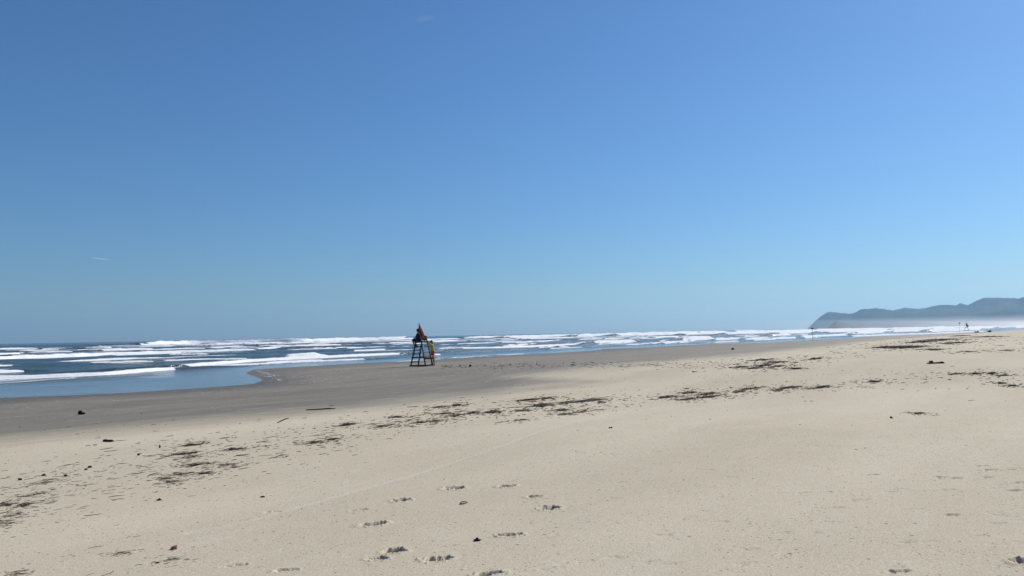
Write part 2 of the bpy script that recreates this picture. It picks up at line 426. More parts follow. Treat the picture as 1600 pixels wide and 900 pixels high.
for (wl_, am, ph) in ((34, 0.26, 0.3), (21, 0.15, 1.9), (12.5, 0.07, 4.2), (6.3, 0.03, 1.1)):
    w = np.sin(2 * math.pi * (S / wl_ + ws * 0.6) + ph)
    Z += deep * farfade * am * (w + 0.35 * w * w) * (0.5 + vnoise(T / 45.0, S / 30.0, int(wl_)))
Z += deep * farfade * 0.10 * (fbm(T / 2.8, S / 1.6, 61, 3) - 0.5)
ambient = (0.28 + 0.32 * (fbm(T / 22, S / 6, 73, 3) - 0.3)) * sstep(2, 12, U) * (1 - sstep(300, 460, U)) + 0.11 * fbm(T / 25, S / 9, 71, 3)
FO = np.maximum(FO, ambient)
ranger = random.Random(5)
def add_breaker(ts, h, fm, sd):
    ts = sorted(ts); tt = np.array([a for a, b in ts]); ss = np.array([b for a, b in ts])
    t0, t1 = tt[0], tt[-1]; L = t1 - t0
    if len(tt) > 2:                                      # smooth crest line
        g_ = np.linspace(t0, t1, 160); v_ = np.interp(g_, tt, ss); k_ = max(3, int(160 * min(0.15, 10 / L)))
        v_ = np.convolve(np.pad(v_, k_, mode='edge'), np.ones(2 * k_ + 1) / (2 * k_ + 1), mode='valid'); tt, ss = g_, v_
    ex_ = min(22.0, 0.45 * L)                            # the unbroken shoulder of the wave runs on past the foam
    m = (T > t0 - ex_) & (T < t1 + ex_) & (S > ss.min() - 4) & (S < ss.max() + 26 * h + 4)
    if not m.any(): return
    t = T[m]; s = S[m]
    front = np.interp(t, tt, ss) + 0.9 * h * (fbm(t / (2.5 * h + 1), t * 0, sd, 3) - 0.5)
    tp = min(0.25 * L, 5 + 2 * h)
    te = t + (fbm(s / (0.5 + 0.6 * h), t / 5, sd + 2, 3) - 0.5) * min(0.4 * L, 9 * h + 2)
    env = sstep(t0, t0 + tp, te) * sstep(t1, t1 - min(tp, 3.5), te)
    hext = sstep(t0 - ex_, t0, t) * sstep(t1 + ex_, t1, t)
    hh = h * (0.25 * env + 0.75 * hext) * (0.82 + 0.36 * fbm(t / (1.6 + 1.5 * h), s * 0, sd + 9, 3))
    q = s - front; wf = 2.0 * h + 0.08
    prof = np.where(q < wf, sstep(0, wf, q), 1 / (1 + (np.maximum(q - wf, 0) / (2.6 * h + .1)) ** 2))
    lump = 0.16 * (fbm(t / (0.35 * h + 0.2), s / (0.25 * h + 0.15), sd + 4, 3) - 0.5)
    Z[m] = np.maximum(Z[m], hh * (prof + lump * sstep(0.2, 0.8, prof)) + Z[m] * 0.4)
    back = np.where(q < 2.3 * h + 0.3, 1.0, 0.70 * np.exp(-(q - 2.3 * h - 0.3) / (8.0 * h + 0.5)))
    fo = fm * (0.64 + 0.58 * fbm(t / (1.2 + 1.2 * h), s / (0.35 + 0.4 * h), sd + 6, 3)) * sstep(-0.05, 0.12 * h + 0.02, q) * back * sstep(0.02, 0.22, env)
    FO[m] = np.maximum(FO[m], fo * (0.92 + 0.0 * fo) + FO[m] * 0.15 * (fo > 0.02))
for k, (pts, hpx, fm) in enumerate(BRK):
    ts = []; ys = []
    if pts[-1][0] - pts[0][0] < 95:                      # short lengths of breaker lie parallel to the shore
        mx = sum(a for a, b in pts) / len(pts); my = sum(b for a, b in pts) / len(pts)
        pts = [(a, my + (a - mx) * (505.1 - my) / (1735 - mx)) for a, b in pts]
    for (px, py) in pts:
        x, y = on_plane(px, py, Z_SEA + 0.02); ts.append(to_ts(x, y)); ys.append(y)
    h = hpx * float(np.median(ys)) / F
    add_breaker(ts, min(h * (1.0 + 0.18 * min(1.0, float(np.median(ys)) / 300)), 3.2), fm, 200 + 13 * k)
# breakers beyond the right and left edges and farther along the coast
for k in range(46):
    t0 = ranger.uniform(330, 1500); L = ranger.uniform(30, 190); s0 = float(np.interp(t0, SH_T, SH_S)) + ranger.choice([14, 24, 40, 60, 90, 130, 175])
    add_breaker([(t0 + L * i / 6, s0 + ranger.uniform(-1.5, 1.5)) for i in range(7)], 0.5 + s0 / 130, 1.0, 900 + 7 * k)
for k in range(16):
    t0 = ranger.uniform(-200, -90); L = ranger.uniform(30, 85); s0 = 46 + ranger.choice([6, 16, 30, 50, 75, 110, 150])
    add_breaker([(t0 + L * i / 6, s0 + ranger.uniform(-1.5, 1.5)) for i in range(7)], 0.4 + s0 / 140, 1.0, 1300 + 7 * k)
for s0 in (352, 305, 262, 224, 190, 160, 132, 108):
    t0 = max(395, 1.0 * s0 + ranger.uniform(-10, 30))
    while t0 < 1700:
        L = ranger.uniform(70, 240); st = s0 + ranger.uniform(-8, 8)
        add_breaker([(t0 + L * i / 8, st + ranger.uniform(-2, 2)) for i in range(9)], ranger.uniform(1.3, 2.3) * (0.55 + 0.45 * s0 / 352), 1.0, 3000 + int(t0) + s0)
        t0 += L + ranger.uniform(15, 110) * (1.6 if s0 < 180 else 0.8)
# small whitecaps and spent lines of foam between the breakers
for k in range(330):
    t0 = ranger.uniform(12, 330); s0 = ranger.uniform(10, 300); L = ranger.uniform(3, 9) + 0.05 * t0
    sh0 = float(np.interp(t0, SH_T, SH_S)) if t0 > 28 else 50.0
    if s0 + sh0 > 345: continue
    add_breaker([(t0 + L * i / 5, sh0 + s0 + ranger.uniform(-0.5, 0.5)) for i in range(6)], ranger.uniform(0.06, 0.26) + s0 / 520, ranger.choice([0.6, 0.75, 1.0]), 5000 + 7 * k)
# thin line of foam where the film of water ends on the sand
edge = np.exp(-((U - 0.25) / 0.35) ** 2) * (0.42 + 0.4 * (fbm(T / 6.0, S * 0, 83, 3) - 0.3)) * sstep(24, 34, T)
FO = np.maximum(FO, edge)
CALM = 1 - sstep(3.0, 13.0, U + 3 * (fbm(T / 8, S / 3, 15, 2) - 0.5))
k_ = sstep(27.5, 37, T); CALM = CALM * k_ + (1 - k_) * (1 - sstep(11.0, 14.5, U))
q4 = grid_quads(nr, na, False)[:, ::-1]
keep = (U[q4] > -2.5).any(1); q4 = q4[keep]
used = np.unique(q4); remap = np.full(len(T), -1); remap[used] = np.arange(len(used)); q4 = remap[q4]
me = mesh_np("sea", np.stack([T[used], S[used], Z_SEA + Z[used]], 1), q4)
attr(me, "foam", FO[used]); attr(me, "calm", CALM[used])
sea_o = link_mesh("sea", me, sea_material()); sea_o.rotation_euler = (0, 0, RZ); tag(sea_o, kind="structure")

# ------------------------------------------------------------------ hills across the bay
def hill_material():
    m, n, l, p = mat("forested_slope")
    tc = N(n, "ShaderNodeTexCoord").outputs["Object"]
    nz = noise(n, l, tc, 0.012, 6, 0.65)
    l.new(mix_col(n, l, ramp(n, l, nz, 0.35, 0.65), (0.016, 0.028, 0.016), (0.036, 0.052, 0.026)), p.inputs["Base Color"])
    p.inputs["Roughness"].default_value = 0.95; p.inputs["Specular IOR Level"].default_value = 0.1
    return m
HILLM = hill_material()
def horizon_y(px): return 522.3 - math.tan(ROLL) * (px - 800)
def hills(name, prof, depth_at, thick, rough, nx=260, ny=46, sd=1):
    px = np.linspace(prof[0][0], prof[-1][0], nx)
    top = np.interp(px, [a for a, b in prof], [b for a, b in prof])
    dep = np.array([depth_at(v) for v in px])
    hgt = np.maximum(0, (horizon_y(px) - top)) * dep / F + CAM_Z
    hgt += (fbm(px / 6.0, px * 0, sd, 3) - 0.5) * rough * sstep(0, 40, hgt)
    v = np.linspace(-1, 1, ny)
    P, Vv = np.meshgrid(np.arange(nx), v)
    yy = dep[P] + Vv * thick
    xx = (px[P] - 800) / F * yy
    shape = np.cos(np.clip(np.abs(Vv), 0, 1) * math.pi / 2) ** 0.9
    spur = fbm(xx / 900.0, yy / 700.0, sd + 5, 4)
    wob = np.where(np.abs(Vv) < 0.04, 1.0, 0.60 + 0.70 * spur)
    zz = hgt[P] * shape * np.minimum(wob, 1.0 / np.maximum(shape, 0.2)) - 6 * (1 - shape)
    zz = np.minimum(zz, hgt[P] * np.where(np.abs(Vv) < 0.04, 1, 0.985)) 
    me = mesh_np(name, np.stack([xx.ravel(), yy.ravel(), zz.ravel() + Z_SEA - 2], 1), grid_quads(ny, nx, False)[:, ::-1])
    o = link_mesh(name, me, HILLM); tag(o, kind="structure"); return o
c8 = lambda L: [(1250 + a / 4.571, 455 + b / 4.571) for a, b in L]
main = c8([(42, 270), (60, 252), (100, 215), (150, 175), (185, 151), (210, 147), (240, 151), (310, 157), (365, 163), (400, 149), (430, 130), (480, 127), (540, 122), (600, 128), (660, 138),
           (700, 128), (740, 116), (800, 124), (880, 124), (900, 121), (950, 103), (990, 97), (1120, 98), (1160, 98), (1200, 100), (1250, 72), (1310, 46), (1450, 46), (1560, 51), (1600, 40)])
main += [(1640, 458), (1720, 462), (1800, 452), (1900, 470), (2050, 480), (2200, 500)]
hills("hills", main, lambda p: 11200 - (p - 1260) * 5.5, 1500, 14, nx=420, sd=3)
hills("hills", c8([(190, 262), (215, 235), (250, 206), (290, 224), (350, 244), (430, 258), (560, 262)]), lambda p: 6200, 420, 8, nx=90, sd=8)
hills("hills", c8([(1090, 112), (1120, 97), (1140, 83), (1165, 90), (1190, 99), (1215, 112)]), lambda p: 12700, 500, 4, nx=60, sd=12)

# ------------------------------------------------------------------ air: haze round the whole place, and the salt spray hanging over the far surf
def volume_material(name, col, dens, aniso=0.0):
    m = bpy.data.materials.new(name); m.use_nodes = True; n = m.node_tree.nodes; l = m.node_tree.links
    n.remove(n["Principled BSDF"])
    v = n.new("ShaderNodeVolumePrincipled"); v.inputs["Color"].default_value = (*col, 1); v.inputs["Density"].default_value = dens
    v.inputs["Anisotropy"].default_value = aniso
    l.new(v.outputs[0], n["Material Output"].inputs["Volume"]); return m
def box_mesh(name, lo, hi):
    bm = bmesh.new(); bmesh.ops.create_cube(bm, size=1.0)
    for v in bm.verts:
        for i in range(3): v.co[i] = lo[i] if v.co[i] < 0 else hi[i]
    me = bpy.data.meshes.new(name); bm.to_mesh(me); bm.free(); return me
hz = link_mesh("haze", box_mesh("haze", (-22000, -22000, -6.0), (22000, 22000, 640)), volume_material("haze", (0.40, 0.70, 1.0), 4.1e-5, 0.35))
tag(hz, kind="stuff")
sp = link_mesh("sea_spray", box_mesh("sea_spray", (520, 20, -3.2), (7600, 190, 8.0)), volume_material("sea_spray", (0.95, 0.97, 1.0), 9.0e-4, 0.3))
sp.rotation_euler = (0, 0, RZ); tag(sp, "white salt spray hanging low over the far surf below the hills", kind="stuff")

# ------------------------------------------------------------------ wisps in the sky
WISP = volume_material("ice_cloud", (1, 1, 1), 0.0004)
TRAIL = volume_material("ice_trail", (1, 1, 1), 0.006)
def wisp(name, px, py, depth, blobs, label, cat):
    d = ray(px, py); k = depth / d[1]; c = Vector((d[0] * k, depth, CAM_Z + d[2] * k))
    bm = bmesh.new()
    for (ox, oz, sx, sy, sz, rot) in blobs:
        mtx = Matrix.Translation((ox, 0, oz)) @ Matrix.Rotation(rot, 4, 'Y') @ Matrix.Diagonal((sx, sy, sz, 1))
        bmesh.ops.create_icosphere(bm, subdivisions=3, radius=1, matrix=mtx)
    me = bpy.data.meshes.new(name); bm.to_mesh(me); bm.free()
    o = link_mesh(name, me, TRAIL if cat == "contrail" else WISP); o.location = c; return tag(o, label, cat)
wisp("contrail", 158, 404.5, 15000, [(0, 0, 190, 60, 15, R(8))], "thin white contrail streak low in the sky over the left surf", "contrail")
wisp("cloud", 680, 449, 15500, [(0, 0, 190, 120, 40, R(6)), (-110, -20, 120, 90, 28, R(10)), (120, 30, 100, 80, 26, 0)], "faint wisp of cloud low above the lifeguard tower", "cloud")
wisp("cloud", 664, 29, 12000, [(0, 0, 150, 100, 40, R(-10)), (90, 30, 80, 60, 26, 0)], "faint wisp of cloud at the very top of the sky", "cloud")

# ------------------------------------------------------------------ mesh building for objects
class MB:
    def __init__(self): self.v = []; self.f = []
    def tube(self, pts, rads, k=6, cap=True, squash=1.0):
        pts = [Vector(p) for p in pts]; b = len(self.v); n = len(pts)
        if isinstance(rads, (int, float)): rads = [rads] * n
        for i, p in enumerate(pts):
            t = (pts[min(i + 1, n - 1)] - pts[max(i - 1, 0)]).normalized()
            a = t.cross(Vector((0, 0, 1)))
            if a.length < 1e-3: a = t.cross(Vector((0, 1, 0)))
            a.normalize(); c = a.cross(t).normalized()
            for j in range(k):
                th = 2 * math.pi * (j + 0.5) / k
                self.v.append(p + (a * math.cos(th) + c * math.sin(th) * squash) * rads[i])
        for i in range(n - 1):
            for j in range(k):
                j2 = (j + 1) % k
                self.f.append((b + i * k + j, b + i * k + j2, b + (i + 1) * k + j2, b + (i + 1) * k + j))
        if cap:
            self.f.append(tuple(b + j for j in range(k))[::-1]); self.f.append(tuple(b + (n - 1) * k + j for j in range(k)))
        return self
    def beam(self, a, b_, w, h, side=None):
        a = Vector(a); b_ = Vector(b_); t = (b_ - a).normalized()
        s_ = Vector(side) if side else t.cross(Vector((0, 0, 1)))
        if s_.length < 1e-3: s_ = Vector((1, 0, 0))
        s_ = (s_ - t * s_.dot(t)).normalized(); u_ = t.cross(s_).normalized()
        b0 = len(self.v)
        ch = 0.18
        prof = [(-1 + ch, -1), (1 - ch, -1), (1, -1 + ch), (1, 1 - ch), (1 - ch, 1), (-1 + ch, 1), (-1, 1 - ch), (-1, -1 + ch)]
        for p in (a, b_):
            for (x, y) in prof: self.v.append(p + s_ * (x * w / 2) + u_ * (y * h / 2))
        for j in range(8):
            j2 = (j + 1) % 8; self.f.append((b0 + j, b0 + j2, b0 + 8 + j2, b0 + 8 + j))
        self.f.append(tuple(b0 + j for j in range(8))[::-1]); self.f.append(tuple(b0 + 8 + j for j in range(8)))
        return self
    def blob(self, c, r, sd=0, rough=0.35, seg=10, rings=7, rot=0.0):
        """a lumpy stone-like or sod-like body resting at c"""
        b = len(self.v); rx, ry, rz = r; cs, sn = math.cos(rot), math.sin(rot)
        g_ = random.Random(sd); ph = [g_.uniform(0, 6.28) for _ in range(6)]
        for i in range(rings + 1):
            th = math.pi * i / rings
            for j in range(seg):
                a = 2 * math.pi * j / seg
                k = 1 + rough * (0.5 * math.sin(2 * a + ph[0] + th) + 0.35 * math.sin(3 * a + ph[1] - 2 * th) + 0.3 * math.sin(5 * a + ph[2] + 3 * th))
                x = math.sin(th) * math.cos(a) * rx * k; y = math.sin(th) * math.sin(a) * ry * k
                z = math.cos(th) * rz * (1 + 0.4 * rough * math.sin(3 * a + ph[3]))
                self.v.append(Vector((c[0] + x * cs - y * sn, c[1] + x * sn + y * cs, c[2] + z)))
        for i in range(rings):
            for j in range(seg):
                j2 = (j + 1) % seg
                self.f.append((b + i * seg + j, b + (i + 1) * seg + j, b + (i + 1) * seg + j2, b + i * seg + j2))
        return self
    def mesh(self, name, smooth=True):
        me = bpy.data.meshes.new(name); me.from_pydata([tuple(v) for v in self.v], [], self.f); me.update(); me.validate()
        if smooth: me.polygons.foreach_set("use_smooth", [True] * len(me.polygons))
        return me
    def build(self, name, m, parent=None, smooth=True):
        return link_mesh(name, self.mesh(name, smooth), m, parent)

WOOD = simple("weathered_wood", (0.030, 0.022, 0.017), 0.8, 0.4, 14, bump=0.4)
DARKWOOD = simple("wet_driftwood", (0.022, 0.017, 0.013), 0.75, 0.5, 9, bump=0.6)
TWIG = simple("dark_twig", (0.042, 0.031, 0.022), 0.9, 0.55, 5)
TWIG2 = simple("brown_twig", (0.075, 0.056, 0.038), 0.9, 0.5, 5)
SOD = simple("dark_sod", (0.016, 0.015, 0.010), 0.95, 0.6, 12, bump=0.8)
SHELLW = simple("white_shell", (0.72, 0.69, 0.62), 0.5, 0.12, 40)
LEAF = simple("rust_brown_shell", (0.24, 0.105, 0.06), 0.6, 0.5, 25, bump=0.4)

# ------------------------------------------------------------------ lifeguard tower
PT = unp(659.2, 572.0)                                     # centre of the tower's foot
UNIT = PT[1] / F                                           # metres per photo pixel there
TW = [(1, -1), (1, 1), (-1, -1), (-1, 1)]                  # (seaward, along the shore)
def leg_line(a, b):
    lo = (b * 0.375, a * 0.74, 0.0); hi = (b * 0.29, a * 0.265, 1.72); return Vector(lo), Vector(hi)
def on_leg(a, b, z):
    lo, hi = leg_line(a, b); return lo + (hi - lo) * (z / 1.72)
def make_tower(label, loc, rz, zs=1.0):
    """local axes: x along the shore, y seaward"""
    t = empty("lifeguard_tower", loc, rz)
    tag(t, label, "lifeguard tower", "wooden lifeguard towers on the beach")
    for (a, b) in TW:
        lo, hi = leg_line(a, b); lo = lo + (lo - hi) * (0.09 / 1.72)      # the foot stands a little in the sand
        top = 1.72 if a == 1 else 2.16
        hi2 = leg_line(a, b)[0] + (leg_line(a, b)[1] - leg_line(a, b)[0]) * (top / 1.72)
        MB().beam(lo, hi2, 0.075, 0.075, (1, 0, 0)).build("leg", WOOD, t, False)
    for z in (0.29, 0.575, 0.855, 1.13, 1.40):
        p, q = on_leg(1, -1, z), on_leg(1, 1, z); off_ = Vector((0, 0.045, 0))
        MB().beam(p + off_ - Vector((0.05, 0, 0)), q + off_ + Vector((0.05, 0, 0)), 0.05, 0.06, (0, 1, 0)).build("rung", WOOD, t, False)
    for b in (-1, 1):
        for z in (0.03, 0.62):
            o_ = Vector((b * 0.065, 0, 0))
            MB().beam(on_leg(1, b, z) + o_, on_leg(-1, b, z) + o_, 0.05, 0.085, (1, 0, 0)).build("crossbar", WOOD, t, False)
    for a, z in ((1, 0.03), (-1, 0.03), (-1, 0.52)):
        o_ = Vector((0, a * 0.07, 0))
        MB().beam(on_leg(a, -1, z) + o_ - Vector((.06, 0, 0)), on_leg(a, 1, z) + o_ + Vector((.06, 0, 0)), 0.05, 0.085, (0, 1, 0)).build("crossbar", WOOD, t, False)
    sh = MB()
    for k in range(3): sh.beam((-0.50, -0.74 - 0.13 * k, 0.585), (0.56, -0.74 - 0.13 * k, 0.585), 0.115, 0.03, (0, 1, 0))
    sh.build("shelf", WOOD, t, False)
    st = MB()
    for k in range(5): st.beam((-0.37, 0.34 - 0.165 * k, 1.755), (0.37, 0.34 - 0.165 * k, 1.755), 0.15, 0.04, (0, 1, 0))
    st.build("seat", WOOD, t, False)
    for b in (-1, 1):
        MB().beam((b * 0.30, 0.36, 1.70), (b * 0.30, -0.36, 1.70), 0.05, 0.065, (1, 0, 0)).build("seat_bearer", WOOD, t, False)
    bk = MB()
    for z in (1.86, 2.02):
        p, q = on_leg(-1, -1, z), on_leg(-1, 1, z); o_ = Vector((0, 0.055, 0))
        bk.beam(p + o_ - Vector((.04, 0, 0)), q + o_ + Vector((.04, 0, 0)), 0.03, 0.09, (0, 1, 0))
    bk.build("backrest", WOOD, t, False)
    # small side ledge on the rear leg, elbow high
    p = on_leg(-1, 1, 1.40); sl = MB()
    sl.beam(p + Vector((-0.42, -0.06, 0)), p + Vector((0.06, -0.06, 0)), 0.16, 0.035, (0, 1, 0)); sl.build("ledge", WOOD, t, False)
    return t
tower = make_tower("dark wooden lifeguard tower with ladder, red umbrella and two lifeguards", PT, RZ)

# ------------------------------------------------------------------ furled umbrellas strapped to the tower seats
def umbrella_mesh(r_bottom, length, lean, sd, sag=0.0):
    """a furled canopy hanging in folds from its tip (local origin at the tip)"""
    g_ = random.Random(sd); seg = 40; rings = 22; V = []; Fc = []
    ph = [g_.uniform(0, 6.28) for _ in range(4)]
    for i in range(rings + 1):
        v = i / rings; z = -length * v
        r = 0.018 + r_bottom * (v ** 0.9) * (1.0 if v < 0.88 else 1.0 - 0.45 * ((v - 0.88) / 0.12) ** 1.5)
        cx = lean[0] * v ** 1.15 + sag * math.sin(v * math.pi) ; cy = lean[1] * v ** 1.15
        for j in range(seg):
            a = 2 * math.pi * j / seg
            fold = 1 + min(1, v * 2.2) * (0.20 * math.cos(8 * a + ph[0] + 1.2 * v) + 0.10 * math.cos(5 * a + ph[1] - 2.5 * v) + 0.06 * math.sin(13 * a + ph[2] + 6 * v))
            zz = z + (0.05 * math.cos(8 * a + ph[0]) + 0.04 * math.sin(3 * a + ph[3])) * max(0, v - 0.75) / 0.25
            V.append((cx + r * fold * math.cos(a), cy + r * fold * math.sin(a), zz))
    for i in range(rings):
        for j in range(seg):
            j2 = (j + 1) % seg; Fc.append((i * seg + j, (i + 1) * seg + j, (i + 1) * seg + j2, i * seg + j2))
    Fc.append(tuple(range(seg))); Fc.append(tuple(rings * seg + j for j in range(seg))[::-1])
    me = bpy.data.meshes.new("canopy"); me.from_pydata(V, [], Fc); me.update()
    me.polygons.foreach_set("use_smooth", [True] * len(me.polygons)); return me
REDCLOTH = simple("red_canvas", (0.42, 0.07, 0.04), 0.85, 0.4, 6, bump=0.3)
PALECLOTH = simple("grey_green_canvas", (0.075, 0.085, 0.08), 0.85, 0.3, 6)
POLEM = simple("dark_pole", (0.05, 0.045, 0.04), 0.5, 0.3, 20)
def px_off(px, py, depth=0.0):
    """a point at the tower, measured in the photograph, in world metres"""
    D = PT[1] + depth; d = ray(px, py); k = D / d[1]
    return Vector((d[0] * k, D, CAM_Z + d[2] * k))
tip = px_off(654.8, 505.6, 0.20)
um = empty("beach_umbrella", (tip.x, tip.y, tip.z)); tag(um, "furled red umbrella standing at the seat of the near tower", "umbrella", "furled umbrellas on the lifeguard towers")
low = Vector((0.20, -0.02, -1.17))
link_mesh("canopy", umbrella_mesh(0.25, 1.18, (0.26, -0.03), 4), REDCLOTH, um)
MB().tube([(0, 0, 0.05), tuple(low * 0.5 + Vector((-0.05, 0, 0))), tuple(low + Vector((-.04, 0, -0.05)))], 0.022, 8).build("pole", POLEM, um)
MB().tube([(0, 0, -0.02), (0, 0, 0.03), (0, 0, 0.075)], [0.028, 0.024, 0.004], 8).build("finial", POLEM, um)

# ------------------------------------------------------------------ rescue tube lying on the tower's shelf
c0 = px_off(671.8, 557.6, -0.02)
rt = empty("rescue_tube", tuple(c0), 0.16); tag(rt, "orange and yellow rescue tube lying on the tower's low shelf", "rescue tube")
YEL = simple("yellow_foam", (0.80, 0.52, 0.09), 0.5, 0.1, 12); ORA = simple("orange_foam", (0.80, 0.24, 0.05), 0.5, 0.12, 12)
STRAP = simple("black_strap", (0.02, 0.02, 0.022), 0.7, 0.3, 20)
MB().tube([(-0.13, 0, 0.0), (-0.05, 0, -0.005), (0.06, 0, 0.005), (0.15, 0, 0.03)], [0.07, 0.085, 0.085, 0.07], 12, squash=0.8).build("tube_body", YEL, rt)
MB().tube([(-0.34, 0, 0.01), (-0.30, 0, 0.0), (-0.135, 0, 0.0)], [0.02, 0.06, 0.068], 12, squash=0.8).build("tube_end", ORA, rt)
MB().tube([(0.155, 0, 0.03), (0.27, -0.01, 0.03), (0.33, -0.02, 0.02)], [0.068, 0.066, 0.03], 12, squash=0.8).build("tube_end", ORA, rt)
MB().tube([(-0.33, -0.02, 0.02), (-0.30, -0.06, 0.10), (-0.20, -0.07, 0.07), (-0.05, -0.08, 0.085), (0.08, -0.07, 0.10)], 0.022, 6, squash=0.6).build("strap", STRAP, rt)

# ------------------------------------------------------------------ people: one continuous body each
def capsules_mesh(name, caps, balls, voxel, smooth_it=2):
    bm = bmesh.new()
    def ring_add(p0, r0, p1, r1, seg=14):
        p0 = Vector(p0); p1 = Vector(p1); t = (p1 - p0); L = t.length
        if L < 1e-6: return
        t.normalize(); a = t.cross(Vector((0.3, 0.2, 0.93))); a.normalize(); c = t.cross(a)
        rows = []
        for th in (0.15, 0.5, 0.95, math.pi / 2): rows.append((p0 - t * r0 * math.cos(th), r0 * math.sin(th)))
        for th in (math.pi / 2, 0.95, 0.5, 0.15): rows.append((p1 + t * r1 * math.cos(th), r1 * math.sin(th)))
        rs = [[bm.verts.new(p + (a * math.cos(2 * math.pi * j / seg) + c * math.sin(2 * math.pi * j / seg)) * r) for j in range(seg)] for p, r in rows]
        for x, y in zip(rs[:-1], rs[1:]):
            for j in range(seg): bm.faces.new((x[j], x[(j + 1) % seg], y[(j + 1) % seg], y[j]))
        bm.faces.new(rs[0][::-1]); bm.faces.new(rs[-1])
    for cp in caps: ring_add(*cp)
    for (c, r, rot) in balls:
        mtx = Matrix.Translation(c) @ Matrix.Rotation(rot, 4, 'Y') @ Matrix.Diagonal((*r, 1))
        bmesh.ops.create_icosphere(bm, subdivisions=3, radius=1, matrix=mtx)
    me = bpy.data.meshes.new(name); bm.to_mesh(me); bm.free()
    o = bpy.data.objects.new(name, me); C.objects.link(o)
    m1 = o.modifiers.new("remesh", 'REMESH'); m1.mode = 'VOXEL'; m1.voxel_size = voxel
    m2 = o.modifiers.new("smooth", 'SMOOTH'); m2.iterations = smooth_it; m2.factor = 0.5
    dg = bpy.context.evaluated_depsgraph_get(); me2 = bpy.data.meshes.new_from_object(o.evaluated_get(dg))
    bpy.data.objects.remove(o); bpy.data.meshes.remove(me); me2.name = name
    me2.polygons.foreach_set("use_smooth", [True] * len(me2.polygons)); return me2

def hand(wrist, direction, up, curl=0.35, scale=1.0):
    """palm, four bent fingers of unequal length and a thumb from the palm's side"""
    w = Vector(wrist); f = Vector(direction).normalized(); u_ = Vector(up); u_ = (u_ - f * u_.dot(f)).normalized(); sd = f.cross(u_)
    caps = []; palm = w + f * 0.085 * scale
    for k in (-1, -0.33, 0.33, 1): caps.append((w + sd * k * 0.018, 0.017, palm + sd * k * 0.030, 0.013))
    for k, L in zip((-1, -0.33, 0.33, 1), (0.062, 0.078, 0.083, 0.070)):
        p0 = palm + sd * k * 0.031; d1 = (f + sd * k * 0.07 - u_ * curl * 0.5).normalized(); p1 = p0 + d1 * L * 0.5 * scale
        d2 = (f - u_ * curl * 1.6).normalized(); p2 = p1 + d2 * L * 0.5 * scale
        caps += [(p0, 0.0095, p1, 0.0088), (p1, 0.0088, p2, 0.0078)]
    b0 = w + f * 0.025 + sd * 0.022; b1 = b0 + (f * 0.6 + sd * 0.75 - u_ * 0.2).normalized() * 0.042; b2 = b1 + (f * 0.9 + sd * 0.25 - u_ * 0.3).normalized() * 0.032
    caps += [(b0, 0.014, b1, 0.0105), (b1, 0.0105, b2, 0.009)]
    return caps

SKIN = simple("tanned_skin", (0.20, 0.105, 0.062), 0.6, 0.12, 15); SKIN2 = simple("brown_skin", (0.10, 0.055, 0.035), 0.6, 0.12, 15)
YSHIRT = simple("yellow_shirt", (0.50, 0.39, 0.05), 0.9, 0.15, 10, bump=0.4); RSHORT = simple("red_shorts", (0.36, 0.035, 0.035), 0.9, 0.2, 10, bump=0.4)
REDCAP = simple("red_cap", (0.45, 0.06, 0.06), 0.8, 0.15, 20); DSHIRT = simple("dark_shirt", (0.022, 0.017, 0.016), 0.9, 0.3, 10, bump=0.4)
DSHORT = simple("dark_shorts", (0.013, 0.012, 0.014), 0.9, 0.3, 10); HAIR = simple("black_hair", (0.012, 0.010, 0.009), 0.6, 0.3, 30); EYE = simple("dark_eye", (0.02, 0.015, 0.012), 0.3, 0.2, 50)
V3 = Vector
def head_parts(c, fw):
    """head with jaw, nose, ears; fw = facing direction (unit, horizontal-ish)"""
    c = V3(c); fw = V3(fw).normalized(); sd = fw.cross(V3((0, 0, 1))).normalized(); up = sd.cross(fw)
    caps = [(c + up * 0.035 - fw * 0.012, 0.088, c + up * 0.02 + fw * 0.015, 0.082), (c - up * 0.02 + fw * 0.02, 0.07, c - up * 0.075 + fw * 0.045, 0.042),
            (c + fw * 0.10 + up * 0.012, 0.010, c + fw * 0.112 - up * 0.02, 0.017), (c + fw * 0.083 - up * 0.058 - sd * 0.018, 0.010, c + fw * 0.083 - up * 0.058 + sd * 0.018, 0.010)]
    for k in (-1, 1): caps.append((c + sd * k * 0.083 + up * 0.015, 0.018, c + sd * k * 0.085 - up * 0.022, 0.013))
    eyes = [c + fw * 0.090 + up * 0.016 + sd * k * 0.032 for k in (-1, 1)]
    return caps, eyes, fw, sd, up

